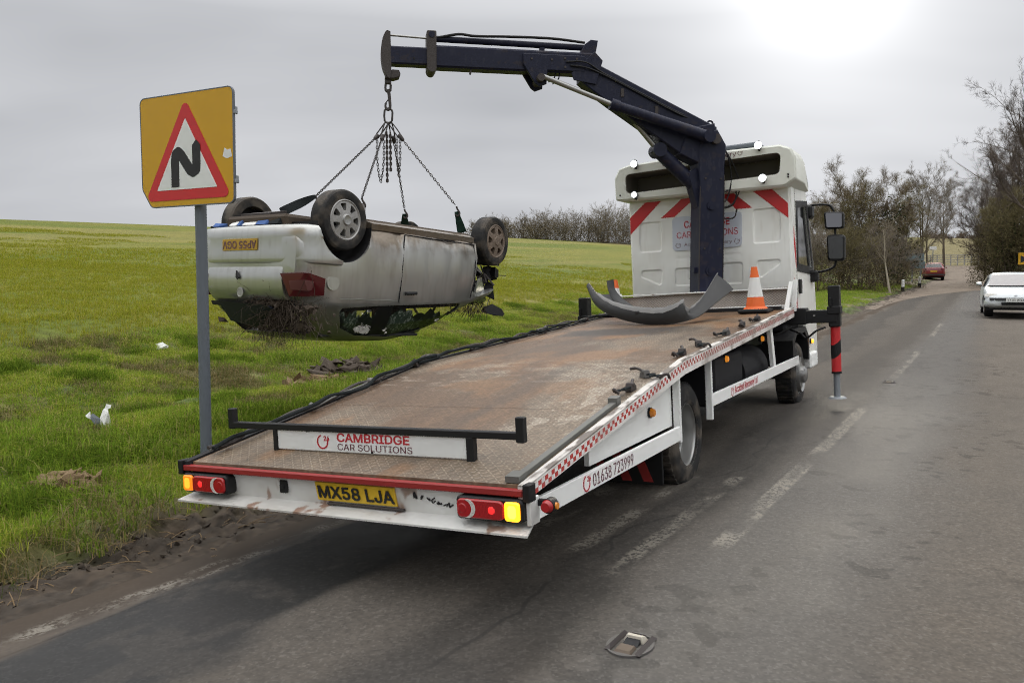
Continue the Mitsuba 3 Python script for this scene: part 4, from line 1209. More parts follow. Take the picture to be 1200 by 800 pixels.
# spare lengths of chain looped back to the ring
for x0, x1, zl, y in ((-.135, -.06, -.66, .02), (.10, .135, -.60, -.02)):
    a = top + np.array([x0, y, -.16]); b = top + np.array([x1, y, -.14]); c = top + np.array([(x0 + x1) / 2, y, zl])
    part(SL, 'slack_chain', chain_line(spline([a, a * .5 + (c + [x0 * .0, 0, 0]) * .5 + [(x0 - x1) / 4, 0, -.02], c, b * .5 + c * .5 + [(x1 - x0) / 4, 0, -.02], b], 6), .046, .0052), 'chain')
for dx, zl in ((-.02, -.68), (.02, -.55)):
    part(SL, 'hanging_chain', chain_line([top + np.array([dx, 0, -.1]), top + np.array([dx, 0.01, zl])], .055, .009), 'crane_brown')


# straps between chain and car
def strap(p0, p1, w0, w1, sag=0.0, bulge=.0):
    p0, p1 = np.asarray(p0, float), np.asarray(p1, float)
    d = p1 - p0; view = np.array([0.15, -1, 0.0]); s = np.cross(d, view); s /= np.linalg.norm(s); nrm = np.cross(s, d); nrm /= np.linalg.norm(nrm)
    T_ = np.linspace(0, 1, 14)
    V = []
    for t in T_:
        c = p0 + d * t; w = (w0 + (w1 - w0) * t + bulge * math.sin(math.pi * t)) / 2; th = .006 + .004 * math.sin(9 * t) ** 2
        q = nrm * .010 * math.sin(7 * t)
        V += [c + s * w + q + nrm * th, c + s * w + q - nrm * th, c - s * w - q - nrm * th, c - s * w - q + nrm * th]
    V = np.array(V); F = []
    for i in range(len(T_) - 1):
        for k in range(4):
            a = i * 4 + k; b = i * 4 + (k + 1) % 4
            F += [(a, b, b + 4), (a, b + 4, a + 4)]
    F += [(0, 2, 1), (0, 3, 2), (len(V) - 4, len(V) - 3, len(V) - 2), (len(V) - 4, len(V) - 2, len(V) - 1)]
    return V, np.array(F)


names = {'a': ('leftmost dark lifting strap, reaching the car behind its tailgate', 'webbing', .035, .085, .03), 'b': ('short brown lifting strap just behind the big near wheel of the hanging car', 'crane_brown', .04, .07, .02),
         'c': ('dark lifting strap leading to the far front wheel of the hanging car', 'green_webbing', .05, .16, .0), 'd': ('rightmost green lifting strap, beside the near front wheel of the hanging car', 'green_webbing', .05, .11, .0)}
for k, (e, at) in leg_pts.items():
    l, m_, w0, w1, bu = names[k]
    p1 = carw(*at)
    solo('lifting_strap', strap(e + np.array([0, 0, -.06]) if k != 'a' else e, p1, w0, w1, bulge=bu), m_, l, 'strap')


# ------------------------------------------------------------------ car bodies
def car_body(st, nx=44, inset=0.0, dent=0.0):
    """st rows: x, zbottom, ztop, half width low, zbelt, half width belt, half width top -> closed loft"""
    st = np.array(st, float)
    fx = [PchipInterpolator(st[:, 0], st[:, k]) for k in range(1, 7)]
    X = np.unique(np.concatenate([np.linspace(st[0, 0], st[-1, 0], nx), st[:, 0]]))
    secs = []
    for x in X:
        zb, zt, wl, zw, wb, wt = [float(f(x)) for f in fx]
        zw = min(zw, zt - .02)
        h = [(0, zb), (wl * .80, zb), (wl * .95, zb + .05), (wl, zb + .30 * (zw - zb)), (wl * .997, zb + .62 * (zw - zb)), (wb * 1.0, zw - .03), (wb * .975, zw + .012), ((wb + wt) / 2 * .995, (zw + zt) / 2), (wt * 1.0, zt - .07 * min(1, (zt - zw) / .2)), (wt * .86, zt - .018 * min(1, (zt - zw) / .2)), (wt * .5, zt - .003), (0, zt)]
        h = np.array(h)
        if inset:
            c = np.array([0, (zb + zt) / 2]); h = h + (c - h) * 0; h[:, 0] = np.maximum(h[:, 0] - inset, 0); h[:, 1] = np.clip(h[:, 1], zb + inset, zt - inset)
        s = np.vstack([h, (h * [-1, 1])[-2:0:-1]])
        secs.append(np.column_stack([np.full(len(s), x), s]))
    n = len(secs[0]); V = np.vstack(secs); F = []
    if dent:
        q = np.abs(V[:, 1]) > .45
        d = (meshkit.fbm(V * [2.6, .01, 3.4] + 3.1, 3, 12) - .5) * 2.0
        crease = np.abs(((V[:, 0] * .9 + V[:, 2] * .55) * 1.7 + meshkit.noise(V * 2 + 7, 5)) % 1.0 - .5) * 2
        V[:, 1] -= np.sign(V[:, 1]) * q * dent * (np.maximum(d, 0) * 1.6 + .35 * (1 - crease) ** 3)
    i = np.arange(n); j = (i + 1) % n
    for k in range(len(secs) - 1):
        a = k * n
        F += [np.stack([a + i, a + j, a + n + j], 1), np.stack([a + i, a + n + j, a + n + i], 1)]
    c0 = len(V); V = np.vstack([V, secs[0].mean(0)[None], secs[-1].mean(0)[None]]); e = (len(secs) - 1) * n
    F += [np.stack([np.full(n, c0), j, i], 1), np.stack([np.full(n, c0 + 1), e + i, e + j], 1)]
    F = np.vstack(F)
    t = trimesh.Trimesh(V, F)
    if t.volume < 0: F = F[:, ::-1]
    return V, F


def ycyl(x, z, r, y0, y1, n=40):
    return man(cyl((x, y0, z), (x, y1, z), r, n=n))


def prism_xz(poly, y0, y1):
    return man(extr(poly, y0, y1, 'xz'))


def prism_yz(poly, x0, x1):
    return man(extr(poly, x0, x1, 'yz'))


def car_tyre(r, w):
    return lathe([(r * .66, 0.0), (r * .70, .008), (r * .84, .012), (r * .95, .002), (r, -.022), (r, -w + .022), (r * .95, -w), (r * .68, -w), (r * .66, -w), (r * .66, 0)], 40, 'y')


def hubcap(r, spokes, hole_in=.42, hole_out=.86, dish=.012, duty=.62):
    rim = man(lathe([(0, -.05), (r, -.05), (r, .004), (r * .95, .010), (r * .90, .002), (r * .5, .012), (r * .28, .018), (r * .24, .026), (0, .026)], 48, 'y'))
    for i in range(spokes):
        a = 2 * math.pi * i / spokes; da = math.pi / spokes * duty
        q = [(r * hole_out * math.cos(a + t), r * hole_out * math.sin(a + t)) for t in np.linspace(-da, da, 7)] + [(r * hole_in * math.cos(a + t), r * hole_in * math.sin(a + t)) for t in np.linspace(da * .55, -da * .55, 4)]
        rim = rim - man(extr(rpoly(q, r * .04), -.2, .2, 'xz'))
    return rim


# ------------------------------------------------------------------ the crashed car, hanging upside down (own frame upright: x forward from the rear axle, y its left, z up from the hubs)
CUR[0] = CM
CC = thing('overturned_car', 'battered muddy silver hatchback hanging upside down from the crane chains', 'car')
ST_ = [(-.56, .16, .55, .60, .48, .60, .52), (-.53, .12, .64, .70, .52, .69, .58), (-.46, .10, .80, .775, .72, .665, .58), (-.38, .08, .93, .80, .80, .70, .57), (-.22, .05, 1.08, .815, .815, .755, .58), (-.05, .03, 1.15, .82, .815, .79, .59),
       (.3, .01, 1.18, .825, .81, .795, .595), (.75, .0, 1.185, .83, .80, .795, .60), (1.15, .0, 1.14, .83, .785, .79, .59), (1.5, .0, 1.06, .83, .765, .785, .60), (1.8, .0, .93, .83, .73, .78, .64), (2.05, .02, .76, .825, .70, .775, .70), (2.3, .10, .70, .80, .64, .76, .66), (2.5, .22, .64, .72, .56, .70, .60), (2.62, .30, .56, .60, .5, .58, .5)]
outer = man(car_body(ST_, 96, dent=.030))
inner = man(car_body([(x, zb + .10, zt - .035, wl - .10, zw, wb - .045, wt - .035) for x, zb, zt, wl, zw, wb, wt in ST_[3:-3]]))
inner2 = man(car_body([(x, zb + .02, zt - .012, wl - .02, zw, wb - .015, wt - .012) for x, zb, zt, wl, zw, wb, wt in ST_], 96, dent=.030))
inner3 = man(car_body([(x, zb + .03, zt - .016, wl - .03, zw, wb - .019, wt - .016) for x, zb, zt, wl, zw, wb, wt in ST_], 96, dent=.030))
body = outer - inner
sw = rpoly([(-.05, .84), (.06, 1.03), (.30, 1.105), (.80, 1.125), (1.2, 1.08), (1.55, .975), (1.80, .82), (1.845, .745), (1.2, .775), (.5, .805)], .035)
swx = prism_xz(sw, -1.2, 1.2)
rw = rpoly([(-.60, .83), (.60, .83), (.50, 1.09), (-.50, 1.09)], .05)
rwx = prism_yz(rw, -1.0, -.02)
fw = man(hull([(1.32, -.58, 1.03), (1.32, .58, 1.03), (2.0, -.70, .77), (2.0, .70, .77), (1.7, -.58, 1.4), (1.7, .58, 1.4), (2.4, -.7, 1.0), (2.4, .7, 1.0)]))
arch_r = ycyl(-.03, .06, .345, .50, 1.2) + ycyl(-.03, .06, .345, -1.2, -.50)
arch_f = ycyl(2.40, .04, .36, .42, 1.2) + ycyl(2.40, .04, .36, -1.2, -.42)
# crushed nose: bite pieces out
rng = np.random.default_rng(5)
bite = None
for i in range(9):
    c = np.array([2.62 + rng.uniform(-.06, .1), rng.uniform(-.8, .8), rng.uniform(.1, .75)])
    b = man(hull(c + rng.normal(0, .13, (14, 3)) * [1, 1.4, 1]))
    bite = b if bite is None else bite + b
hole = man(hull([(-.70, -.56, .80), (-.70, .60, .80), (-.70, .56, .60 + .17), (-.70, -.5, .79), (-.2, -.55, .84), (-.2, .55, .84), (-.2, -.5, 1.1), (-.2, .5, 1.1)]))
wing = None
for s in (1, -1):
    q = man(hull([(2.02, s * .56, -.2), (1.97, s * .58, .60), (2.06, s * .52, .67), (2.30, s * .50, .60), (2.8, s * .3, .5), (2.8, s * .3, -.2), (2.02, s * 1.1, -.2), (1.97, s * 1.1, .60), (2.06, s * 1.1, .67), (2.30, s * 1.1, .60), (2.8, s * 1.1, .5), (2.8, s * 1.1, -.2)]))
    wing = q if wing is None else wing + q
body = body - swx - rwx - fw - arch_r - arch_f - bite - wing
part(CC, 'body', body, 'car_paint', smooth=32, label='scratched silver body shell with mud along the sill')
# liners of the wheel arches
for s in (1, -1):
    for x, z, r in ((-.03, .06, .343),):
        lin = man(cyl((x, s * .42, z), (x, s * .80, z), r + .004, n=40)) - man(cyl((x, s * .46, z), (x, s * .90, z), r - .004, n=40))
        part(CC, 'arch_liner', lin ^ man(bx(x - 1, x + 1, -1, 1, .045, 1.2)), 'black')
# glazing
sheet_ = (inner2 - inner3) ^ prism_xz(sw.buffer(.012), .3, 1.2)
jag = lambda x0, x1, z0, s: Polygon([(x0, 1.3), (x1, 1.3)] + [(x, z0 + .03 * math.sin(x * 37 + s) + .025 * math.sin(x * 91)) for x in np.linspace(x1, x0, 26)])
for x0, x1, z0, nm, lb in ((-.2, .47, .89, 'quarter_window', 'crazed rear side window'), (.70, 2.2, .86, 'door_window', 'crazed door window')):
    pz_ = man(extr(jag(x0, x1, z0, x0 * 9), .2, 1.3, 'xz'))
    part(CC, nm, sheet_ ^ man(bx(x0, x1, 0, 1, .6, 1.3)) - pz_, 'pane', smooth=False, label='clear remnant of the ' + nm.replace('_', ' '))
    part(CC, 'crazed_' + nm, sheet_ ^ pz_, 'crazed_glass', smooth=False, label=lb)
part(CC, 'far_side_window', (inner2 - inner3) ^ prism_xz(sw.buffer(.012), -1.2, -.3), 'pane', smooth=False)
frm = (inner2 - man(car_body([(x, zb + .04, zt - .022, wl - .04, zw, wb - .026, wt - .022) for x, zb, zt, wl, zw, wb, wt in ST_], 96, dent=.030))) ^ prism_xz(sw.buffer(.022), .3, 1.2)
hole_a = prism_xz(sw.buffer(-.036) & sbox(-1, 0, .47, 2), -2, 2); hole_b = prism_xz(sw.buffer(-.036) & sbox(.72, 0, 3, 2), -2, 2)
part(CC, 'window_seal', frm - hole_a - hole_b, 'black', label='black window surround and pillar')
# shattered glass crumbs clinging in the windows
rng = np.random.default_rng(8)
cr = []
fl = PchipInterpolator([r[0] for r in ST_], [r[5] for r in ST_]); ft = PchipInterpolator([r[0] for r in ST_], [r[6] for r in ST_]); fzt = PchipInterpolator([r[0] for r in ST_], [r[2] for r in ST_]); fzw = PchipInterpolator([r[0] for r in ST_], [r[4] for r in ST_])
while len(cr) < 420:
    x, z = rng.uniform(-.05, 1.7), rng.uniform(.8, 1.12)
    from shapely.geometry import Point
    if not sw.buffer(-.04).contains(Point(x, z)) or .47 < x < .72: continue
    dens = meshkit.noise(np.array([x * 5, z * 7, 1.0])) 
    if dens < .52 + .25 * (z < .93): continue
    t = (z - float(fzw(x))) / max(.05, float(fzt(x) - fzw(x)))
    y = float(fl(x)) * .975 * (1 - t) + float(ft(x)) * t - .035
    cr.append(hull(np.array([x, y, z]) + rng.normal(0, 1, (7, 3)) * [.014, .004, .010]))
part(CC, 'glass_crumbs', join(*cr), 'lens_clear', smooth=False, stuff=True)
# interior seen through the windows
part(CC, 'seat', join(bx(.95, 1.10, .15, .60, .35, .98, .05), bx(.95, 1.45, .15, .60, .30, .45, .05)), 'interior')
part(CC, 'seat', join(bx(.95, 1.10, -.60, -.15, .35, .98, .05), bx(.95, 1.45, -.60, -.15, .30, .45, .05)), 'interior')
part(CC, 'rear_bench', bx(.05, .25, -.60, .60, .35, .88, .06), 'interior')
part(CC, 'headlining', bx(-.1, 1.3, -.56, .56, 1.09, 1.12, .01), 'interior')
part(CC, 'far_door_trim', hull([(.3, -.70, .2), (1.9, -.70, .2), (.3, -.66, .2), (1.9, -.66, .2), (.3, -.69, .80), (1.9, -.69, .76), (.3, -.65, .80), (1.9, -.65, .76)]), 'interior')
part(CC, 'head_rest', join(bx(.92, 1.05, .25, .48, .98, 1.12, .04), bx(.92, 1.05, -.48, -.25, .98, 1.12, .04)), 'interior')
part(CC, 'steering_wheel', tf(lathe([(.17 + .014 * math.cos(a), .014 * math.sin(a)) for a in np.linspace(0, 2 * math.pi, 9)], 26, 'x'), M4(np.eye(3), (1.62, .36, .74))), 'black')
# door skin lines: thin proud strips of shadow gap
def seam(pts, y_of, nm):
    P = np.array([(x, y_of(x, z), z) for x, z in pts])
    part(CC, nm, tube(P, .0055, 5), 'dark')


def side_y(x, z):
    r = [float(PchipInterpolator([q[0] for q in ST_], [q[k] for q in ST_])(x)) for k in range(1, 7)]
    zb, zt, wl, zw, wb, wt = r
    t = (z - zb) / (zw - zb)
    return float(np.interp(t, [0, .05 / (zw - zb), .30, .62, 1 - .03 / (zw - zb), 1], [wl * .80, wl * .95, wl, wl * .997, wb, wb * .98])) + .001


seam([(.73, .77), (.735, .6), (.74, .4), (.76, .2), (.80, .07)], side_y, 'door_seam')
seam([(1.93, .69), (1.95, .5), (1.955, .3), (1.955, .08)], side_y, 'door_seam')
seam([(.80, .07), (1.2, .075), (1.6, .075), (1.955, .08)], side_y, 'door_seam')
part(CC, 'door_handle', join(hull([(.80, .815, .655), (.98, .812, .645), (.80, .815, .69), (.98, .812, .68), (.82, .845, .665), (.96, .845, .655), (.82, .845, .682), (.96, .845, .672)])), 'black', label='black door handle')
part(CC, 'fuel_flap', cyl((-.17, .70, .60), (-.17, .803, .60), .075, n=28), 'car_paint')
part(CC, 'side_strip', join(*[hull([(a, .815, .745), (b, .812, .745), (a, .815, .752), (b, .812, .752), (a, .822, .748), (b, .82, .748)]) for a, b in ((-.1, .7),)]), 'car_paint')
# rear: bumper, tailgate, lamps, plate
def rear_loft(ws, x_of, z0, z1, th, nz=5, bulge=.0):
    """a shell following the curved tail: half widths ws"""
    Y = np.linspace(-1, 1, 25)
    V = []
    for k in range(nz):
        t = k / (nz - 1); z = z0 + (z1 - z0) * t; w = ws[0] + (ws[1] - ws[0]) * t; b = bulge * math.sin(math.pi * t) ** .6
        for q in Y:
            V.append((x_of(abs(q) * w, z) - b, q * w, z))
    V = np.array(V); V2 = V + [th, 0, 0]
    n = len(Y); i, j = np.meshgrid(np.arange(nz - 1), np.arange(n - 1), indexing='ij'); A = (i * n + j).ravel()
    Fq = np.stack([A, A + 1, A + n + 1, A + n], 1)
    edge = [(0, j) for j in range(n)] + [(k, n - 1) for k in range(1, nz)] + [(nz - 1, j) for j in range(n - 2, -1, -1)] + [(k, 0) for k in range(nz - 2, 0, -1)]
    E_ = np.array([a * n + b for a, b in edge]); E2 = np.roll(E_, -1); o = len(V)
    Q = np.vstack([Fq[:, ::-1], Fq + o, np.stack([E_, E2, E2 + o, E_ + o], 1)])
    return np.vstack([V, V2]), np.vstack([Q[:, [0, 1, 2]], Q[:, [0, 2, 3]]])


xr = lambda y, z: -.545 + .42 * max(0, (y - .42) / .40) ** 2.2 * .55 + .10 * max(0, z - .55) + .45 * max(0, z - .70)
plan_ = spline(np.array([(-.10, .838), (-.30, .835), (-.40, .815), (-.49, .72), (-.545, .55), (-.57, .30), (-.575, 0), (-.57, -.30), (-.545, -.55), (-.49, -.72), (-.40, -.815), (-.30, -.835), (-.10, -.838)]), 5)
def bumper_shell(z0, z1, prof):
    n = len(plan_); tn = np.gradient(plan_, axis=0); tn /= np.linalg.norm(tn, axis=1, keepdims=True); nr = np.column_stack([-tn[:, 1], tn[:, 0]])
    nr *= np.sign((nr * (plan_ - [.4, 0])).sum(1))[:, None]
    rows = []
    for t, o in prof:
        rows.append(np.column_stack([plan_ + nr * o, np.full(n, z0 + (z1 - z0) * t)]))
    m = len(rows); V = np.vstack(rows); F = []
    i = np.arange(n - 1)
    for k in range(m):
        a0, b0 = k * n, ((k + 1) % m) * n
        F += [np.stack([a0 + i, a0 + i + 1, b0 + i + 1], 1), np.stack([a0 + i, b0 + i + 1, b0 + i], 1)]
    for e in (0, n - 1):
        F.append(np.array([(e, k * n + e, (k + 1) * n + e) for k in range(1, m - 1)]))
    F = np.vstack(F); t_ = trimesh.Trimesh(V, F, process=False); t_.fix_normals()
    return np.array(t_.vertices), np.array(t_.faces)


bm = man(bumper_shell(.08, .44, [(0, -.06), (0.03, -.012), (.12, .012), (.30, .020), (.36, .012), (.70, .014), (.88, .022), (.97, .012), (1.0, -.005), (1.0, -.06)]))
part(CC, 'rear_bumper', bm - arch_r, 'car_paint', smooth=38, label='silver rear bumper with a number plate')
part(CC, 'bumper_groove', rear_loft((.60, .60), lambda y, z: xr(y, .4) - .012, .437, .478, .05, 3), 'black')
part(CC, 'tailgate', rear_loft((.56, .56), lambda y, z: xr(y, z) - .035, .475, .775, .04, 6, .02), 'car_paint', label='dented tailgate panel with a badge')
part(CC, 'tailgate_lock', hull([(-.615, -.06, .57), (-.615, -.01, .57), (-.615, -.05, .51), (-.60, -.06, .57), (-.60, -.0, .57), (-.60, -.05, .51), (-.615, -.03, .60)]), 'ink')
part(CC, 'badge', tf(lathe([(.045, 0), (.048, .004), (.040, .006), (.036, .003), (0, .003)], 24, 'x'), M4(np.diag([-1, 1, 1]) @ Ry(0), (-.585, -.02, .715))), 'alloy')
for y0, y1 in ((-.50, -.40), (.34, .43)):
    part(CC, 'emblem', bx(-.583, -.575, y0, y1, .660, .670, .001), 'alloy')
pl2 = part(CC, 'number_plate', tf(bx(-.26, .26, -.004, .004, -.055, .055), M4(Rz(90 * D), (-.594, -.03, .265))), 'plate_dirty', label='dirty yellow number plate, upside down')
part(pl2, 'lettering', text('AP55 OGV', .068, (0, -1, 0), UP, (-.5985, -.03, .233), .003, bold=True, sx=1.05), 'text_grey')
for s in (1, -1):
    tl_ = part(CC, 'tail_lamp', hull([(-.596, s * .56, .535), (-.585, s * .60, .56), (-.550, s * .64, .742), (-.505, s * .79, .525), (-.42, s * .742, .738), (-.285, s * .822, .570), (-.275, s * .795, .725), (-.29, s * .816, .58), (-.45, s * .805, .53), (-.40, s * .6, .55), (-.40, s * .62, .74)]), 'lens_dark_red', label='dark red tail lamp')
    part(tl_, 'clear_lens', hull([(-.576, s * .66, .60), (-.560, s * .665, .68), (-.502, s * .785, .59), (-.452, s * .775, .69), (-.40, s * .80, .60), (-.40, s * .775, .68), (-.46, s * .68, .64)]), 'lens_smoky')
# torn trim and mud hanging from the broken rear window
part(CC, 'hanging_trim', hull([(-.60, -.34, .80), (-.60, .38, .83), (-.52, -.25, .99), (-.50, .10, 1.04), (-.46, .45, .93), (-.58, -.34, .81), (-.48, -.2, 1.0), (-.45, .1, 1.05), (-.42, .45, .94), (-.5, .4, .84)]), 'trim_dark', label='torn dark trim hanging out of the rear window')
part(CC, 'parcel_shelf', hull([(-.5, -.6, .80), (-.5, .6, .80), (-.48, -.6, .84), (-.45, .6, .84), (.0, -.6, .86), (.0, .6, .86), (0, -.6, .88), (0, .6, .88)]), 'interior')
rng = np.random.default_rng(21)
rt = []
for i in range(760):
    y = rng.normal(.40, .20); z0 = rng.uniform(.74, 1.0); x = -.50 + .28 * max(0, z0 - .75) + rng.uniform(-.05, .04)
    L = rng.uniform(.06, .34) * (1.5 if rng.random() < .07 else 1)
    p = [(x, y, z0)]
    dv = np.array([rng.normal(-.1, .25), rng.normal(0, .35), 1.0]) if rng.random() < .6 else rng.normal(0, 1, 3) * [.3, 1, .8]
    for k in range(4):
        dv = dv + rng.normal(0, .28, 3); q = np.array(p[-1]) + dv / np.linalg.norm(dv) * L / 4; q[2] = min(q[2], 1.33); p.append(q)
    rt.append(tube(p, np.linspace(.0034, .0012, 5), 3))
part(CC, 'roots', join(*rt), 'mud', smooth=False, stuff=True)
cl = []
for i in range(210):
    c = np.array([-.47 + rng.uniform(-.08, .06), rng.normal(.35, .24), 0]); c[2] = rng.uniform(.82, 1.06); c[0] += .3 * (c[2] - .8)
    cl.append(hull(c + rng.normal(0, 1, (12, 3)) * rng.uniform(.008, .022)))
part(CC, 'mud_clods', join(*cl), 'mud', smooth=False, stuff=True)
# underside
part(CC, 'underbody', join(bx(.35, 2.0, -.70, .70, -.05, .03, .02), bx(-.45, .35, -.45, .45, -.03, .10, .03)), 'mud')
part(CC, 'sill', join(*[hull([(.32, s * .70, -.03), (1.95, s * .70, -.03), (.32, s * .80, .0), (1.95, s * .80, .0), (.32, s * .79, .06), (1.95, s * .79, .06), (.32, s * .68, .05), (1.95, s * .68, .05)]) for s in (1, -1)]), 'car_paint')
part(CC, 'rear_axle', join(cyl((0, -.68, -.0), (0, .68, -.0), .035), hull([(.05, .55, .05), (.4, .5, .05), (.05, .6, -.03), (.4, .55, 0)]), hull([(.05, -.55, .05), (.4, -.5, .05), (.05, -.6, -.03), (.4, -.55, 0)])), 'crane_brown')
part(CC, 'coil_spring', tube([(.05 + .05 * math.cos(t), -.50 + .05 * math.sin(t), -.06 + .012 * t) for t in np.linspace(0, 18, 70)], .009, 5), 'crane_brown')
part(CC, 'exhaust', join(tube(spline([(.3, .1, -.07), (1.0, .05, -.06), (1.9, .1, -.05)]), .03), hull([(-.35, -.35, -.06), (-.35, .1, -.06), (-.15, -.35, -.10), (-.15, .1, -.10), (-.35, -.35, .05), (-.15, .1, .05), (-.15, -.35, .05), (-.35, .1, .05)])), 'crane_brown')
for x, y, st in ((0, .765, 0), (0, -.765, 0), (2.41, .765, -4), (2.41, -.765, -4)):
    s = 1 if y > 0 else -1
    Mw = M4(Rz(st * D) @ np.diag([1, s, 1]), (x, y, 0))
    front = x > 1
    dusty = front and y > 0
    w = part(CC, 'wheel', tf(car_tyre(.29, .175), Mw), 'tyre', label=None)
    cap = hubcap(.196, 7 if not front else 6, .46, .82, duty=.55 if not front else .62)
    part(w, 'wheel_trim', tf(cap, Mw), 'alloy' if not dusty else 'rusty_alloy', smooth=25)
    part(w, 'brake_disc', tf(lathe([(0, -.045), (.185, -.045), (.185, -.06), (0, -.06)], 28, 'y'), Mw), 'black')
    if not front:
        part(w, 'hub_cap', tf(lathe([(.05, .024), (.052, .030), (.045, .034), (.03, .030), (0, .030)], 24, 'y'), Mw), 'steel')
mat('rusty_alloy', (0.20, 0.155, 0.12), 0.6, metal=0.3)
# wrecked front end: crumpled wing, hanging pieces
rng = np.random.default_rng(31)
part(CC, 'inner_wing', join(hull([(2.0, .40, .05), (2.0, .55, .60), (2.45, .45, .62), (2.5, .40, .1), (2.0, .35, .6), (2.4, .3, .62), (2.45, .3, .1)])), 'dark')
part(CC, 'torn_wing', join(hull([(2.0, .80, .62), (2.02, .81, .46), (2.16, .76, .44), (2.34, .66, .58), (2.22, .64, .68), (2.0, .74, .68)]), hull([(2.0, .79, .45), (2.10, .74, .36), (2.22, .60, .46), (2.05, .70, .50)]), hull([(2.25, .62, .50), (2.40, .56, .40), (2.44, .52, .56), (2.30, .58, .62)]), hull([(2.05, .78, .66), (2.4, .66, .68), (2.52, .55, .72), (2.3, .5, .76), (2.1, .6, .75)])), 'car_paint', smooth=False, label='crumpled front wing')
jk = []
for i in range(80):
    c = np.array([rng.uniform(2.05, 2.62), rng.uniform(.1, .62), rng.uniform(.12, .74)])
    sz = rng.uniform(.015, .055)
    jk.append(hull(c + rng.normal(0, 1, (10, 3)) * [sz, sz * .8, sz]))
part(CC, 'engine_debris', join(*jk), 'dark', smooth=False, stuff=True)
pp = []
for i in range(22):
    c = np.array([rng.uniform(2.2, 2.6), rng.uniform(.2, .72), rng.uniform(.3, .75)])
    pp.append(tube(spline([c, c + rng.normal(0, .08, 3), c + rng.normal(0, .10, 3) + [0, 0, .06]], 4), rng.uniform(.005, .014), 5))
part(CC, 'torn_pipes', join(*pp), 'crane_brown', stuff=True)
part(CC, 'headlamp', join(hull([(2.52, .50, .30), (2.62, .52, .32), (2.60, .68, .33), (2.50, .70, .30), (2.52, .5, .42), (2.64, .55, .42), (2.6, .68, .42), (2.5, .7, .42)])), 'black')
part(CC, 'lamp_reflector', hull([(2.60, .58, .20), (2.66, .60, .22), (2.64, .66, .22), (2.60, .60, .27), (2.66, .64, .28)]), 'chrome')
part(CC, 'hanging_bracket', hull([(2.42, .60, .78), (2.60, .60, .74), (2.80, .60, .80), (2.86, .60, .86), (2.80, .62, .89), (2.6, .62, .88), (2.42, .66, .86), (2.5, .5, .84), (2.82, .5, .86)]), 'dark', label='dark bracket hanging from the wrecked front')
rt = []
for i in range(90):
    c = np.array([rng.uniform(1.95, 2.45), rng.uniform(.5, .75), rng.uniform(.70, .84)])
    p = [c]; dv = np.array([rng.normal(0, .3), rng.normal(0, .3), 1.0])
    for k in range(3):
        dv = dv + rng.normal(0, .25, 3); p.append(p[-1] + dv / np.linalg.norm(dv) * rng.uniform(.02, .06))
    rt.append(tube(p, np.linspace(.004, .0015, 4), 3))
part(CC, 'straw', join(*rt), 'mud', smooth=False, stuff=True)
# blue and white strap laid over the rear underside
bs = thing('recovery_strap', 'blue and white strap lying across the rear edge of the upturned car', 'strap')
for i, (y0, y1, m_) in enumerate(((-.60, -.50, 'blue_webbing'), (-.34, -.22, 'cone_white'), (-.22, -.16, 'blue_webbing'), (-.14, .06, 'cone_white'), (.06, .22, 'blue_webbing'), (.24, .40, 'webbing'))):
    part(bs, 'strap_section', hull([(-.50, y0 + .01, .068), (-.51, y1, .072), (-.46, y0, .030 + .01 * (i % 2)), (-.45, y1 - .02, .036 - .012 * (i % 3)), (-.38, y0 + .02, .03), (-.38, y1, .03), (-.36, y0, .07), (-.36, y1, .07)]), m_)
CUR[0] = ID4

# ------------------------------------------------------------------ things on the deck
CUR[0] = TM
bf = thing('tail_board_frame', 'black bar with upturned ends above a white sign board on the ramp', 'sign frame')
part(bf, 'bar', bx(-1.04, .98, .285, .330, .800, .838, .005), 'black')
part(bf, 'upright', bx(-1.065, -1.02, .285, .33, .795, .920, .005), 'black'); part(bf, 'upright', bx(.94, .985, .285, .33, .785, .915, .005), 'black')
part(bf, 'post', bx(.645, .69, .285, .33, .675, .805, .005), 'black'); part(bf, 'post', bx(-.70, -.672, .285, .33, .675, .805, .005), 'black')
bd = part(bf, 'board', bx(-.672, .645, .298, .318, .688, .802, .003), 'sign_white', label='white board with red lettering')
part(bd, 'lettering', text('CAMBRIDGE', .046, XR, UP, (.03, .2975, .748), .002, bold=True, sx=1.32), 'text_red')
part(bd, 'lettering', text('CAR SOLUTIONS', .036, XR, UP, (.04, .2975, .700), .002, sx=1.28), 'text_grey')
part(bd, 'lettering', logo(.075, XR, UP, (-.325, .2975, .742)), 'text_red')
part(bd, 'scuff', join(bx(-.02, .0, .2965, .298, .79, .80, .001), bx(.02, .035, .2965, .298, .690, .70, .001), bx(-.45, -.42, .2965, .298, .794, .80, .001)), 'ink')

# torn bumper lying in front of the headboard
lo = np.array([[-1.12, 5.95, 1.62], [-.86, 5.55, 1.41], [-.57, 5.29, 1.275], [-.22, 5.13, 1.188], [.09, 5.06, 1.168], [.33, 5.12, 1.20], [.46, 5.28, 1.262], [.57, 5.52, 1.385], [.67, 5.85, 1.51]])
hi = np.array([[-1.085, 5.95, 1.67], [-.80, 5.58, 1.49], [-.50, 5.36, 1.372], [-.17, 5.22, 1.305], [.09, 5.15, 1.295], [.27, 5.18, 1.352], [.33, 5.36, 1.318], [.42, 5.55, 1.45], [.49, 5.85, 1.68]])
lo_, hi_ = spline(lo, 6), spline(hi, 6)
hi_[29:33] += np.array([[0, 0, .0], [.0, 0, .022], [.01, 0, .034], [.0, 0, -.028]]); hi_[33:36, 2] -= .028
hi_[:, 2] += .006 * np.sin(np.arange(len(hi_)) * 2.3) * (np.arange(len(hi_)) % 3 == 0)
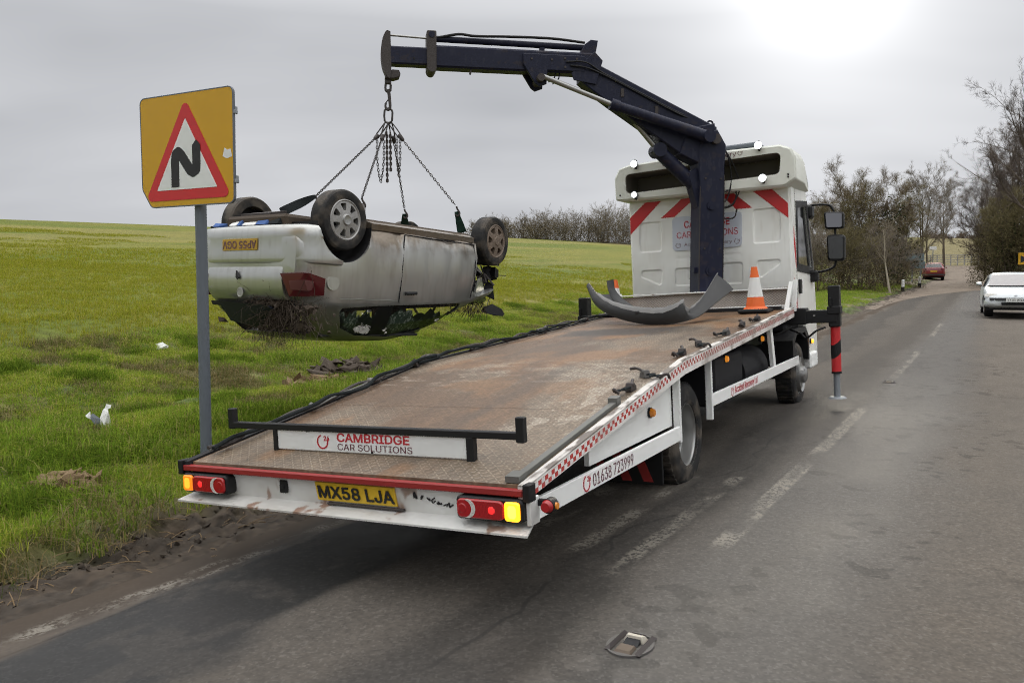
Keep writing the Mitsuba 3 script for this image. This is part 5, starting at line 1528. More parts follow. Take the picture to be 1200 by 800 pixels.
def shell_between(a, b, th, bulge):
    n = len(a); rows = []
    for k in range(5):
        t = k / 4
        c = a + (b - a) * t
        out = np.gradient(a, axis=0); nrm = np.cross(out, b - a); nrm /= np.linalg.norm(nrm, axis=1, keepdims=True) + 1e-9
        rows.append(c + nrm * bulge * math.sin(math.pi * t))
    rows2 = [r - nrm * th for r in rows]
    V = np.vstack(rows + rows2[::-1]); m = len(rows) * 2; F = []
    for k in range(m):
        a0 = k * n; b0 = ((k + 1) % m) * n; i = np.arange(n - 1)
        F += [np.stack([a0 + i, a0 + i + 1, b0 + i + 1], 1), np.stack([a0 + i, b0 + i + 1, b0 + i], 1)]
    for e in (0, n - 1):
        idx = [k * n + e for k in range(m)]
        F.append(np.array([(idx[0], idx[k], idx[k + 1]) for k in range(1, m - 1)]))
    t_ = trimesh.Trimesh(V, np.vstack(F), process=False); trimesh.repair.fix_normals(t_)
    return np.array(t_.vertices), np.array(t_.faces)


TB = thing('torn_bumper', 'torn grey car bumper lying upturned on the deck below the crane column', 'bumper')
ctr = np.exp(-((np.arange(len(hi_)) - 21) / 13.) ** 2)
tuck = np.column_stack([np.zeros(len(hi_)), .13 * ctr, np.zeros(len(hi_))])
part(TB, 'outer_skin', shell_between(lo_ + tuck, hi_ + [0, 0, .004], .008, .014), 'bumper_silver', smooth=25)
part(TB, 'inner_skin', shell_between(hi_ + [0, .012, -.004], hi_ + [.0, .11, -.07], .006, .01), 'bumper_black', smooth=40)
horn = spline(np.array([[-.42, 5.40, 1.36], [-.60, 5.52, 1.44], [-.72, 5.66, 1.56], [-.76, 5.72, 1.68]]), 6); horn2 = spline(np.array([[-.30, 5.45, 1.34], [-.50, 5.60, 1.44], [-.655, 5.72, 1.56], [-.69, 5.76, 1.69]]), 6)
lip0 = hi_[5:50] + [0, .002, .005]; lip1 = lip0 + np.column_stack([np.zeros(len(lip0)), .045 + 0 * lip0[:, 0], .016 + .042 * np.exp(-((np.arange(5, 5 + len(lip0)) - 22) / 14.) ** 2)])
part(TB, 'top_lip', shell_between(lip0, lip1, .007, .004), 'lip_grey', smooth=25)
part(TB, 'arch_lip', shell_between(horn, horn2, .008, .01), 'bumper_silver', smooth=40)
part(TB, 'left_end', shell_between(spline(np.array([[-1.10, 5.96, 1.66], [-.98, 5.86, 1.57], [-.86, 5.78, 1.525], [-.72, 5.70, 1.52]]), 6), spline(np.array([[-.80, 5.60, 1.48], [-.72, 5.55, 1.43], [-.62, 5.50, 1.39], [-.52, 5.45, 1.36]]), 6), .006, .0), 'bumper_silver', smooth=40)
part(TB, 'clip', join(*[bx(x, x + .05, 5.22, 5.26, 1.30, 1.325) for x in (-.25, -.05, .12)]), 'bumper_black')


def cone(x, y, z, h, label):
    t = thing('traffic_cone', label, 'traffic cone', 'traffic cones on the deck')
    b = h * .32
    part(t, 'base', join(bx(x - b, x + b, y - b, y + b, z, z + .045, .015)), 'black')
    r = lambda q: h * (.215 - .155 * q)
    def seg(q0, q1, m_, nm):
        z0, z1 = z + .04 + (h - .04) * q0, z + .04 + (h - .04) * q1
        part(t, nm, join(tf(lathe([(r(q0), 0), (r(q1), z1 - z0), (r(q1) - .01, z1 - z0), (r(q0) - .012, 0), (r(q0), 0)], 32, 'z'), M4(np.eye(3), (x, y, z0)))), m_)
    seg(0, .29, 'cone_orange', 'lower_orange_band'); seg(.29, .75, 'cone_white', 'white_sleeve'); seg(.75, 1.0, 'cone_orange', 'orange_top')
    part(t, 'collar', tf(lathe([(r(.0) + .03, 0), (r(.02) + .004, .03), (r(.0) - .02, .03)], 32, 'z'), M4(np.eye(3), (x, y, z + .04))), 'cone_orange')


cone(.80, 6.30, zd(6.3), .52, 'orange and white traffic cone at the right front corner of the deck')
cone(-.965, 6.50, zd(6.5), .46, 'traffic cone half hidden behind the upturned left end of the torn bumper')


# straps and ratchets along the deck edges
def ratchet(x, y, label, rot, n):
    rng = np.random.default_rng(n)
    t = thing('ratchet_strap', label, 'ratchet strap', 'ratchet straps along the deck edges')
    z = zd(y)
    L = lambda pts: [(x + a * math.cos(rot) - b * math.sin(rot), y + a * math.sin(rot) + b * math.cos(rot), z + c) for a, b, c in [(q_[0] * .75, q_[1] * .75, q_[2] * .8) for q_ in pts]]
    part(t, 'ratchet', join(hull(L([(-.03, -.05, 0), (.03, -.05, 0), (-.03, .05, 0), (.03, .05, 0), (-.03, -.03, .05), (.03, -.03, .05), (-.03, .04, .045), (.03, .04, .045)])), tube(L([(-.035, 0, .05), (.035, 0, .05)]), .012)), 'iron' if n % 3 == 1 else 'crane_brown')
    part(t, 'handle', tube(spline(L([(0, .02, .05), (-.03, .09, .075), (-.06, .15, .07)]), 4), .010), 'crane_brown')
    p = spline(L([(.0, -.05, .02), (.02, -.09, .03), (-.01, -.14, .01), (.02, -.19, .025), (.0, -.24, .012)]), 4)
    V = np.vstack([p + [-.022, 0, .0], p + [.022, 0, .004], p + [.022, 0, .011], p + [-.022, 0, .007]]); n_ = len(p); F = []
    for k in range(4):
        a0, b0 = k * n_, ((k + 1) % 4) * n_; i = np.arange(n_ - 1)
        F += [np.stack([a0 + i, b0 + i, b0 + i + 1], 1), np.stack([a0 + i, b0 + i + 1, a0 + i + 1], 1)]
    part(t, 'webbing', (V, np.vstack(F)), 'webbing')
    part(t, 'hook', tube(spline(L([(.0, -.24, .012), (.0, -.28, .035), (.03, -.32, .045), (.06, -.30, .01)]), 4), .009), 'crane_brown')


for n, (y, w) in enumerate(((1.65, 'nearest the tail'), (1.98, 'second from the tail'), (2.75, 'third from the tail'), (3.25, 'fourth from the tail'), (4.05, 'fifth from the tail'), (4.75, 'sixth from the tail'), (5.3, 'farthest from the tail, by the cone'))):
    ratchet(1.035 - .02 * (n % 2), y, f'dark ratchet on the right deck edge, {w}', (.5 + .45 * math.sin(n * 2.1)) * (1 if n % 2 else -.3), n)
gr = thing('deck_tie_rail', 'grey tie down rail along the right edge of the ramp', 'rail')
part(gr, 'bar', slab(1.035, 1.075, .10, 1.35, .026, .024), 'tie_rail'); part(gr, 'bracket', slab(1.01, 1.085, .04, .12, .035, .03), 'tie_rail'); part(gr, 'bracket', slab(1.02, 1.08, 1.30, 1.36, .05, .05), 'tie_rail')
for n, (y0, y1, lab) in enumerate(((.12, 2.5, 'dark webbing and rod strapped along the lower left edge of the ramp'), (2.3, 4.7, 'dark webbing strapped along the middle of the left deck edge'), (4.5, 6.3, 'dark webbing strapped along the front of the left deck edge'))):
    t = thing('lashing_strap', lab, 'strap', 'lashings along the left deck edge')
    rng = np.random.default_rng(40 + n)
    ys = np.linspace(y0, y1, 14)
    for k, (rad, m_) in enumerate(((.012, 'crane_brown'), (.008, 'tie_rail'), (.013, 'webbing'))):
        if k == 1 and n == 1: continue
        pts = [(-1.075 + rng.uniform(-.035, .03) + .02 * k, y, zd(y) + .03 + rng.uniform(0, .035)) for y in ys]
        part(t, ('webbing', 'rod', 'rope')[k], tube(spline(pts, 3), rad, 6), m_)
    for y in np.linspace(y0 + .2, y1 - .15, 4):
        y = y + rng.uniform(-.1, .1); c = np.array([-1.07, y, zd(y) + .035])
        part(t, 'buckle', hull(c + rng.normal(0, 1, (12, 3)) * [.018, .035, .016]), 'crane_brown' if rng.random() < .7 else 'tie_rail', smooth=False)
CUR[0] = ID4
# ------------------------------------------------------------------ warning sign
AL = 27 * D
SK = 6.65 / 5.60
SC = np.array([-2.17, 5.60, 2.53]) * SK + np.array([0, 0, CAM_H * (1 - SK)])
sR = np.array([math.cos(AL), -math.sin(AL), 0]); sN = np.array([-math.sin(AL), -math.cos(AL), 0])
CUR[0] = M4(np.stack([sR, -sN, [0, 0, 1.0]], 1) * SK, SC)      # x right across the face, -y towards the road user, z up
WS = thing('warning_sign', 'yellow backed double bend warning sign on a grey pole in the verge', 'road sign')
outl = rpoly([(-.43, .365), (.43, .365), (.425, -.375), (-.34, -.375), (-.425, -.25)], .04)
gfoot = float(gz(-2.13 * SK, 5.6 * SK))
part(WS, 'backing_board', extr(outl, -.004, .004, 'xz', bev=.0015), 'sign_yellow')
part(WS, 'board_edge', extr(outl.buffer(.004).difference(outl.buffer(-.003)), -.0055, .012, 'xz'), 'pole_grey')
tri = Polygon([(-.44, -.36), (.44, -.36), (0, .40)])
def tri_r(s, r):
    h = .665
    return Polygon([(-.395 * s, -.335 + (1 - s) * h * .345), (.405 * s, -.335 + (1 - s) * h * .345), (.004, -.335 + h * .345 + (h * .655) * s)]).buffer(-r).buffer(r)
part(WS, 'red_triangle', extr(tri_r(1.0, .035), -.0075, -.0035, 'xz'), 'sign_red')
part(WS, 'white_face', extr(tri_r(.70, .004), -.0095, -.0070, 'xz'), 'sign_white')
sym = LineString([(-.098, -.250), (-.098, -.075), (-.090, -.035), (-.065, -.022), (-.040, -.040), (.040, -.140), (.068, -.155), (.098, -.140), (.102, -.10), (.102, .02)]).buffer(.037, cap_style=2, join_style=1)
sym = unary_union([sym, Polygon([(.066, .018), (.138, .018), (.102, .052)])])
part(WS, 'bend_symbol', extr(sym if sym.geom_type == 'Polygon' else max(sym.geoms, key=lambda g: g.area), -.0115, -.0090, 'xz'), 'ink', label='black double bend arrow symbol')
part(WS, 'torn_sticker', extr([(.335, -.075), (.35, -.02), (.375, -.035), (.405, -.03), (.415, -.08), (.37, -.09)], -.0060, -.0035, 'xz'), 'sign_white')
part(WS, 'pole', cyl((.055, .06, (gfoot - SC[2]) / SK - .2), (.055, .06, .30), .038, n=24), 'pole_grey')
for z in (.22, -.22):
    part(WS, 'clamp', join(bx(-.40, .44, .008, .03, z - .02, z + .02), cyl((.055, .06, z - .018), (.055, .06, z + .018), .046, n=20), bx(.428, .442, -.004, .03, z - .03, z - .005)), 'galv')
CUR[0] = ID4


# ------------------------------------------------------------------ other cars
def simple_car(name, label, M, ST_, paint, wb, r, front=True, group=None):
    CUR[0] = M
    t = thing(name, label, 'car')
    o = man(car_body(ST_, 40))
    for x in (0, wb):
        for s in (1, -1):
            o = o - ycyl(x, r, r + .05, s * .58, s * 1.2, 28)
    part(t, 'body', o, paint, smooth=35)
    for x in (0, wb):
        for s in (1, -1):
            Mw = M4(np.diag([1, s, 1]), (x, s * .80, r))
            w = part(t, 'wheel', tf(car_tyre(r, .2), Mw), 'tyre')
            part(w, 'rim', tf(hubcap(r * .66, 6), Mw), 'alloy')
            part(w, 'arch', tf(lathe([(r + .048, -.02), (r + .048, -.24), (0, -.24)], 24, 'y'), Mw), 'black')
    part(t, 'underside', bx(-.4, wb + .4, -.75, .75, .17, .30), 'dark')
    return t


# oncoming silver hatchback (own frame: x forward, y its left, z up)
def place(px_, Y, head, dz=0.024):
    X = (px_ - 600) / 972.9 * Y
    return M4(Rz(head), (X, Y, float(gz(X, Y)) + dz))


ST_S = [(-.72, .42, .62, .62, .55, .60, .50), (-.66, .30, .95, .76, .80, .74, .55), (-.55, .25, 1.02, .80, .92, .78, .58), (-.2, .22, 1.36, .84, .95, .81, .57), (.3, .20, 1.43, .85, .94, .82, .58), (.9, .20, 1.42, .85, .92, .82, .585), (1.35, .20, 1.35, .85, .90, .82, .585), (1.75, .20, 1.16, .85, .87, .82, .61), (2.15, .20, .93, .85, .84, .82, .70), (2.6, .21, .85, .845, .74, .81, .72), (3.0, .24, .75, .82, .64, .78, .68), (3.22, .28, .66, .74, .56, .70, .60), (3.30, .32, .56, .60, .48, .58, .50)]
SV = simple_car('oncoming_car', 'silver hatchback coming towards the camera at the right edge', place(1181, 27.2, -90 * D - 27.5 * D) @ np.diag([.97, .97, .93, 1]), ST_S, 'car_silver', 2.58, .30)
fwr = hull([(1.42, -.57, 1.315), (1.42, .57, 1.315), (2.10, -.69, .945), (2.10, .69, .945), (1.46, -.57, 1.335), (1.46, .57, 1.335), (2.14, -.69, .965), (2.14, .69, .965), (1.78, -.6, 1.17), (1.78, .6, 1.17)])
part(SV, 'windscreen', fwr, 'screen_pale')
part(SV, 'windscreen_seal', join(tube([(2.13, -.72, .945), (2.19, 0, .935), (2.13, .72, .945)], .016, 6)), 'black')
for s in (1, -1):
    part(SV, 'side_window', extr(rpoly([(-.1, .98), (.1, 1.28), (.9, 1.34), (1.35, 1.27), (1.85, .96)], .04), min(s * .66, s * .80), max(s * .66, s * .80), 'xz') if False else hull([(-.1, s * .80, .98), (.1, s * .66, 1.30), (.9, s * .66, 1.35), (1.35, s * .66, 1.28), (1.85, s * .815, .95), (1.0, s * .825, .96)]), 'glass_dark')
    part(SV, 'headlamp', hull([(2.86, s * .80, .70), (3.12, s * .70, .70), (3.20, s * .50, .69), (3.22, s * .48, .62), (3.18, s * .74, .60), (2.95, s * .815, .62), (2.9, s * .6, .70)]), 'lens_clear')
    part(SV, 'grille', hull([(3.20, s * .10, .655), (3.10, s * .46, .665), (3.245, s * .12, .605), (3.23, s * .44, .605), (3.15, s * .2, .66)]), 'black')
    part(SV, 'door_mirror', hull([(1.98, s * .86, .97), (1.98, s * 1.02, .98), (1.98, s * 1.03, 1.07), (1.98, s * .88, 1.09), (2.1, s * .88, 1.0), (2.1, s * .98, 1.02), (2.08, s * .90, 1.06)]), 'car_silver')
    part(SV, 'fog_lamp', cyl((3.20, s * .62, .36), (3.225, s * .62, .36), .05, n=14), 'lens_clear')
part(SV, 'bumper_strip', hull([(3.0, -.83, .56), (3.0, .83, .56), (3.27, -.66, .565), (3.27, .66, .565), (3.345, -.3, .565), (3.345, .3, .565), (3.0, -.83, .48), (3.0, .83, .48), (3.28, -.66, .475), (3.28, .66, .475), (3.355, -.3, .475), (3.355, .3, .475)]), 'bumper_black')
part(SV, 'lower_grille', hull([(3.26, -.5, .42), (3.26, .5, .42), (3.325, -.3, .42), (3.325, .3, .42), (3.26, -.5, .33), (3.26, .5, .33), (3.32, -.3, .33), (3.32, .3, .33)]), 'black')
part(SV, 'badge', hull([(3.24, -.05, .645), (3.24, .05, .645), (3.26, 0, .69), (3.275, 0, .59), (3.28, -.03, .64), (3.28, .03, .64)]), 'chrome')
sp_ = part(SV, 'number_plate', hull([(3.36, -.26, .435), (3.36, .26, .435), (3.37, -.26, .435), (3.37, .26, .435), (3.35, -.26, .545), (3.35, .26, .545), (3.362, -.26, .545), (3.362, .26, .545)]), 'plate_white')
part(sp_, 'lettering', text('YT04 WXA', .062, (0, 1, 0), (-.1, 0, 1), (3.3695, 0, .46), .002, bold=True), 'ink')
ST_R = [(-.80, .45, .75, .66, .60, .64, .55), (-.74, .33, .98, .80, .85, .76, .58), (-.62, .28, 1.02, .84, .93, .80, .62), (-.15, .24, 1.32, .87, .96, .83, .58), (.4, .22, 1.44, .88, .95, .84, .59), (1.0, .22, 1.43, .88, .94, .84, .60), (1.5, .22, 1.33, .88, .92, .84, .61), (2.2, .22, .98, .87, .87, .83, .72), (2.8, .24, .88, .86, .76, .81, .70), (3.3, .30, .70, .76, .58, .70, .60), (3.42, .36, .58, .6, .5, .58, .5)]
RD = simple_car('parked_car', 'dark red car parked on the muddy track past the bend', place(1092.5, 70, 90 * D - 27 * D, .04), ST_R, 'car_red', 2.65, .31)
part(RD, 'rear_window', hull([(-.60, -.62, 1.0), (-.60, .62, 1.0), (-.13, -.52, 1.30), (-.13, .52, 1.30), (-.64, -.62, 1.02), (-.64, .62, 1.02), (-.19, -.52, 1.325), (-.19, .52, 1.325)]), 'glass_dark')
for s in (1, -1):
    part(RD, 'tail_lamp', hull([(-.80, s * .55, .78), (-.80, s * .55, .92), (-.70, s * .82, .80), (-.66, s * .80, .94), (-.6, s * .7, .85)]), 'lens_dark_red')
    part(RD, 'side_window', hull([(-.2, s * .82, 1.0), (.2, s * .68, 1.33), (1.0, s * .68, 1.37), (1.5, s * .68, 1.28), (2.0, s * .83, .97)]), 'glass_dark')
    part(RD, 'door_mirror', hull([(1.9, s * .88, .98), (1.9, s * 1.02, 1.0), (1.9, s * 1.0, 1.10), (2.0, s * .9, 1.0), (2.0, s * .95, 1.06)]), 'car_red')
part(RD, 'rear_bumper', hull([(-.84, -.70, .46), (-.84, .70, .46), (-.84, -.70, .34), (-.84, .70, .34), (-.6, -.88, .46), (-.6, .88, .46), (-.6, -.86, .34), (-.6, .86, .34)]), 'bumper_black')
rp = part(RD, 'number_plate', bx(-.815, -.795, -.26, .26, .63, .74), 'plate_yellow')
CUR[0] = ID4


# ------------------------------------------------------------------ roadside furniture
def at_px(px_, Y):
    X = (px_ - 600) / 972.9 * Y
    return X, Y, float(gz(X, Y))


for px_, Y, lab in ((1057, 47.5, 'white and black verge marker post, left of the pair'), (1076.5, 54, 'white and black verge marker post, right of the pair beside the red car')):
    x, y, z = at_px(px_, Y)
    t = thing('marker_post', lab, 'marker post', 'marker posts on the bend')
    CUR[0] = M4(Rz(-HD), (x, y, z + .05))
    part(t, 'post', join(cyl((0, 0, -.2), (0, 0, .24), .10, .09, n=16)), 'black')
    part(t, 'white_band', cyl((0, 0, .24), (0, 0, .62), .092, .085, n=16), 'cone_white')
    part(t, 'cap', cyl((0, 0, .62), (0, 0, .66), .085, .05, n=16), 'cone_white')
CUR[0] = ID4
x, y, z = at_px(1071, 62)
CUR[0] = M4(Rz(-25 * D), (x, y, z))
t = thing('direction_sign', 'weathered grey green road sign with two boards seen beside the red car', 'road sign')
part(t, 'board', bx(-.95, .55, -.02, .02, 1.60, 2.15, .01), 'board_green'); part(t, 'board', bx(-.35, .65, .02, .05, 1.05, 1.55, .01), 'board_green')
part(t, 'post', join(cyl((-.2, .07, -.2), (-.2, .07, 2.2), .05)), 'galv'); part(t, 'post', cyl((.35, .08, -.2), (.35, .08, 2.0), .05), 'galv')
CUR[0] = ID4
x, y, z = at_px(1091, 74)
CUR[0] = M4(Rz(-25 * D), (x, y, z))
t = thing('small_sign', 'small white sign on a post above the red car', 'road sign')
part(t, 'board', bx(-.28, .28, -.02, .02, 2.5, 2.8, .01), 'sign_white'); part(t, 'post', cyl((0, .05, -.2), (0, .05, 2.75), .04), 'galv')
CUR[0] = ID4
x, y, z = at_px(1199, 46)
CUR[0] = M4(Rz(-40 * D), (x, y, z))
t = thing('bend_sign', 'yellow backed sign with a black mark by the right hand trees', 'road sign')
part(t, 'board', bx(-.34, .34, -.02, .02, 1.45, 2.1, .01), 'sign_yellow'); part(t, 'symbol', extr([(-.22, 1.55), (.25, 1.75), (-.22, 1.95)], -.026, -.018, 'xz'), 'ink'); part(t, 'post', cyl((0, .06, -.3), (0, .06, 2.1), .045), 'galv')
CUR[0] = ID4
# field gate and its fence past the red car
x, y, z = at_px(1112, 96)
CUR[0] = M4(Rz(-22 * D), (x, y, z))
t = thing('field_gate', 'pale field gate and rails closing the pale field past the red car', 'gate')
for i, xx in enumerate(np.arange(-2.8, 2.9, .7)):
    part(t, 'post', bx(xx - .06, xx + .06, -.05, .05, -.2, 1.45 if i in (0, 8) else 1.2, .01), 'wood_grey')
for zz in (.35, .62, .9, 1.15):
    part(t, 'rail', bx(-2.8, 2.8, -.075, -.05, zz - .045, zz + .045, .005), 'wood_grey')
CUR[0] = ID4


# ------------------------------------------------------------------ litter and soil
def on_ground(px_, py_):
    d = np.array([(px_ - 600) / 972.9, 1, -(py_ - 400) / 972.9])
    c, s = math.cos(-PITCH * D), math.sin(-PITCH * D)
    d = np.array([d[0], d[1] * c - d[2] * s, d[1] * s + d[2] * c])
    t = np.linspace(2, 60, 6000)
    P = d[None] * t[:, None] + [0, 0, CAM_H]
    g = gz(P[:, 0], P[:, 1]) + lumps(P[:, 0], P[:, 1])
    k = int(np.argmax(P[:, 2] < g))
    return P[k]


p = on_ground(118, 503)
CUR[0] = M4(np.eye(3), p)
t = thing('litter_bag', 'torn white plastic bag lying in the verge grass', 'litter')
rng = np.random.default_rng(2)
part(t, 'white_panel', hull(np.array([(.0, 0, -.03), (.11, .02, .0), (.08, .0, .17), (.02, .02, .20), (.01, -.03, .12), (.06, -.05, .05), (.05, .05, .22)])), 'plate_white', smooth=False)
part(t, 'dark_fold', hull(np.array([(-.11, 0, .13), (-.0, 0, .02), (.0, .02, .10), (-.09, .03, .16), (-.02, -.02, .0)])), 'pole_grey', smooth=False)
part(t, 'white_scrap', hull(np.array([(-.15, 0, .14), (-.10, .0, .13), (-.11, .02, .18), (-.12, -.02, .12), (-.09, 0, .10)])), 'plate_white', smooth=False)
part(t, 'torn_edge', hull(np.array([(.02, .03, .19), (.09, .05, .24), (.04, .05, .25), (.09, .03, .21)])), 'plate_white', smooth=False)
CUR[0] = ID4
p = on_ground(196, 412)
solo('litter_scrap', hull(p + rng.normal(0, 1, (10, 3)) * [.10, .06, .04] + [0, 0, .08]), 'plate_white', 'small white scrap of litter at the edge of the crop field', 'litter', smooth=False)


def clod(px_, py_, r, h, label, n, wet=0):
    p = on_ground(px_, py_)
    rng = np.random.default_rng(n)
    ms = []
    for i in range(90):
        a, q = rng.uniform(0, 2 * math.pi), math.sqrt(rng.uniform(0, 1))
        s = rng.uniform(.02, .075) * (r / .35) ** .5
        c = np.array([p[0] + math.cos(a) * q * r * 1.25, p[1] + math.sin(a) * q * r, 0]); c[2] = float(gz(c[0], c[1]) + lumps(c[0], c[1])) + .03 + h * (1 - q) * rng.uniform(.3, 1)
        ms.append(hull(c + rng.normal(0, 1, (10, 3)) * s * [1, 1, .8]))
    solo('soil_heap', join(*ms), 'mud' if wet else 'soil_dry', label, 'soil heap', smooth=False)


mat('soil_dry', (0.17, 0.115, 0.06), 0.9)
clod(88, 575, .20, .07, 'small heap of dry brown soil in the verge near the mud edge', 1)
clod(408, 437, .55, .16, 'torn up dark soil under the hanging car', 2, 1)
clod(372, 452, .35, .07, 'scraped dry earth beside the torn up soil under the hanging car', 3)
# ------------------------------------------------------------------ trees
def sweep(P, R, sides):
    """many polylines at once: P (n,k,3), R (n,k)"""
    n, k, _ = P.shape
    t = np.gradient(P, axis=1); t /= np.linalg.norm(t, axis=2, keepdims=True) + 1e-9
    ref = np.where(np.abs(t[..., 2:]) < .9, [0, 0, 1.0], [1.0, 0, 0])
    a = np.cross(ref, t); a /= np.linalg.norm(a, axis=2, keepdims=True) + 1e-9
    b = np.cross(t, a)
    ang = np.arange(sides) * 2 * math.pi / sides
    V = P[:, :, None] + R[:, :, None, None] * (np.cos(ang)[:, None] * a[:, :, None] + np.sin(ang)[:, None] * b[:, :, None])
    i, j, s = np.meshgrid(np.arange(n), np.arange(k - 1), np.arange(sides), indexing='ij')
    A = (i * k + j) * sides + s; B = (i * k + j) * sides + (s + 1) % sides
    F = np.stack([A, B, B + sides, A + sides], -1).reshape(-1, 4)
    return V.reshape(-1, 3), np.vstack([F[:, [0, 1, 2]], F[:, [0, 2, 3]]])


def grow(rng, p, d, L, r, wander, up, k=4, taper=.3):
    n = len(p)
    P = np.zeros((n, k + 1, 3)); P[:, 0] = p
    d = d.copy()
    for s in range(k):
        d = d + rng.normal(0, wander, (n, 3)) + [0, 0, up]
        d /= np.linalg.norm(d, axis=1, keepdims=True)
        P[:, s + 1] = P[:, s] + d * (L / k)[:, None]
    R = r[:, None] * np.linspace(1, taper, k + 1)[None]
    return P, R


def make_tree(rng, h, spread, trunk_h, counts, stems=1, twig_r=.010, lean=0.07):
    p = np.zeros((stems, 3)); p[:, :2] = rng.normal(0, .25 * (stems > 1), (stems, 2))
    d = np.stack([rng.normal(0, lean, stems), rng.normal(0, lean, stems), np.ones(stems)], 1); d /= np.linalg.norm(d, axis=1, keepdims=True)
    L = np.full(stems, h * .72) * rng.uniform(.8, 1.05, stems); r = np.full(stems, h * .015 / math.sqrt(stems))
    P, R = grow(rng, p, d, L, r, .07, .05, 7, .12)
    levels = [(P, R)]
    n_l = len(counts)
    for li, c in enumerate(counts):
        n, k, _ = P.shape
        m = n * c
        src = np.repeat(np.arange(n), c)
        lo = trunk_h if li == 0 else .15
        t = rng.uniform(lo, 1.0, m) * (k - 1 - 1e-6)
        i = t.astype(int); f = t - i
        q = P[src, i] * (1 - f)[:, None] + P[src, i + 1] * f[:, None]
        par = P[src, i + 1] - P[src, i]; pl = np.linalg.norm(par, axis=1, keepdims=True); par = par / (pl + 1e-9)
        side = rng.normal(0, 1, (m, 3)); side -= par * (side * par).sum(1, keepdims=True); side /= np.linalg.norm(side, axis=1, keepdims=True)
        ang = rng.uniform(.45, 1.1, m) if li == 0 else rng.uniform(.35, 1.0, m)
        dn = par * np.cos(ang)[:, None] + side * np.sin(ang)[:, None]
        base = spread if li == 0 else None
        Lp = np.linalg.norm(np.diff(P, axis=1), axis=2).sum(1)[src]
        Ln = Lp * rng.uniform(.28, .52, m) * (1.1 - .55 * t / (k - 1)) * (spread if li == 0 else 1)
        rn = np.maximum(R[src, i] * rng.uniform(.38, .6, m), twig_r * (.5 if li == n_l - 1 else .7))
        P, R = grow(rng, q, dn, np.maximum(Ln, .25), rn, .13, .06 if li < 2 else .09, 4 if li < 2 else (3 if li < n_l - 1 else 1))
        levels.append((P, R))
    return levels


def add_tree(name, label, group, pos, top, seed, spread=1.0, trunk_h=.25, counts=(12, 7, 5, 4), stems=1, twig=(.13, .105, .085), leaves=0, leaf_col=(.09, .085, .03), leaf_size=.06, ivy=0, cat='tree', bark=(.11, .09, .07), twig_r=.010, low=False, scrub=0, scrub_r=1.5, scrub_h=.5, scrub_col=None, scrub_size=.10):
    rng = np.random.default_rng(seed)
    h = top - pos[2]
    lv = make_tree(rng, h, spread, trunk_h, counts, stems, twig_r)
    zmax = max(P[..., 2].max() for P, _ in lv); s = h / zmax
    lv = [(P * [1, 1, s], R) for P, R in lv]
    CUR[0] = M4(np.eye(3), pos)
    t = thing(name, label, cat, group)
    a = [sweep(P, R, 7 if i == 0 else 5) for i, (P, R) in enumerate(lv[:2])]
    v, f = join(*a)
    part(t, 'trunk', (v, f), 'wood_tint', smooth=True, color=np.clip(np.array(bark) * (.7 + .6 * meshkit.fbm(v * 3 + seed, 3, 1))[:, None], 0, 1))
    V, F = join(*[sweep(P, R, 3) for P, R in lv[2:]])
    C = np.array(twig) * (.7 + .6 * meshkit.fbm(V * 1.2 + seed, 3, 2))[:, None]
    part(t, 'twigs', (V, F), 'wood_tint', smooth=False, color=C, stuff=True)
    Lm = []
    if leaves:
        P = lv[-1][0]; P = P.reshape(-1, 3); P = P[P[:, 2] < h * (.72 + .12 * rng.normal(0, 1, len(P)))]
        c = P[rng.integers(0, len(P), leaves)] + rng.normal(0, .10, (leaves, 3)); Lm.append((c, np.array(leaf_col), leaf_size))
    if ivy:
        P = np.vstack([lv[0][0].reshape(-1, 3), lv[1][0].reshape(-1, 3)]); P = P[P[:, 2] < h * .62]
        c = P[rng.integers(0, len(P), ivy)]; c = c + rng.normal(0, .45, (ivy, 3)) * [1, 1, .9]; Lm.append((c, np.array((.028, .036, .014)), .085))
    if scrub:
        a = rng.uniform(0, 2 * math.pi, scrub); q = np.sqrt(rng.uniform(0, 1, scrub)) * scrub_r; zz = rng.uniform(0, 1, scrub) ** 1.3 * h * scrub_h * (1 - .45 * (q / scrub_r) ** 2)
        Lm.append((np.stack([q * np.cos(a), q * np.sin(a), zz], 1), np.array(scrub_col or leaf_col), scrub_size))
    if Lm:
        VV, CC_ = [], []
        for c, col, ls in Lm:
            n = len(c); a = rng.normal(0, 1, (n, 3)); a /= np.linalg.norm(a, axis=1, keepdims=True); b = np.cross(a, rng.normal(0, 1, (n, 3))); b /= np.linalg.norm(b, axis=1, keepdims=True)
            sz = ls * rng.uniform(.5, 1.2, n)[:, None]
            VV.append(np.stack([c - a * sz, c + b * sz * .5, c + a * sz, c - b * sz * .5], 1).reshape(-1, 3))
            cc = col * (rng.uniform(.6, 1.4, n)[:, None]) * (.75 + .5 * meshkit.fbm(c * .9 + seed, 3, 4))[:, None]
            CC_.append(np.repeat(cc, 4, axis=0))
        V = np.vstack(VV); i = np.arange(len(V) // 4) * 4
        part(t, 'leaves', (V, np.vstack([np.stack([i, i + 1, i + 2], 1), np.stack([i, i + 2, i + 3], 1)])), 'wood_tint', smooth=False, color=np.vstack(CC_), stuff=True)
    CUR[0] = ID4
    return t


def top_z(py, Y):
    return CAM_H + (339.9 - py) / 972.9 * Y


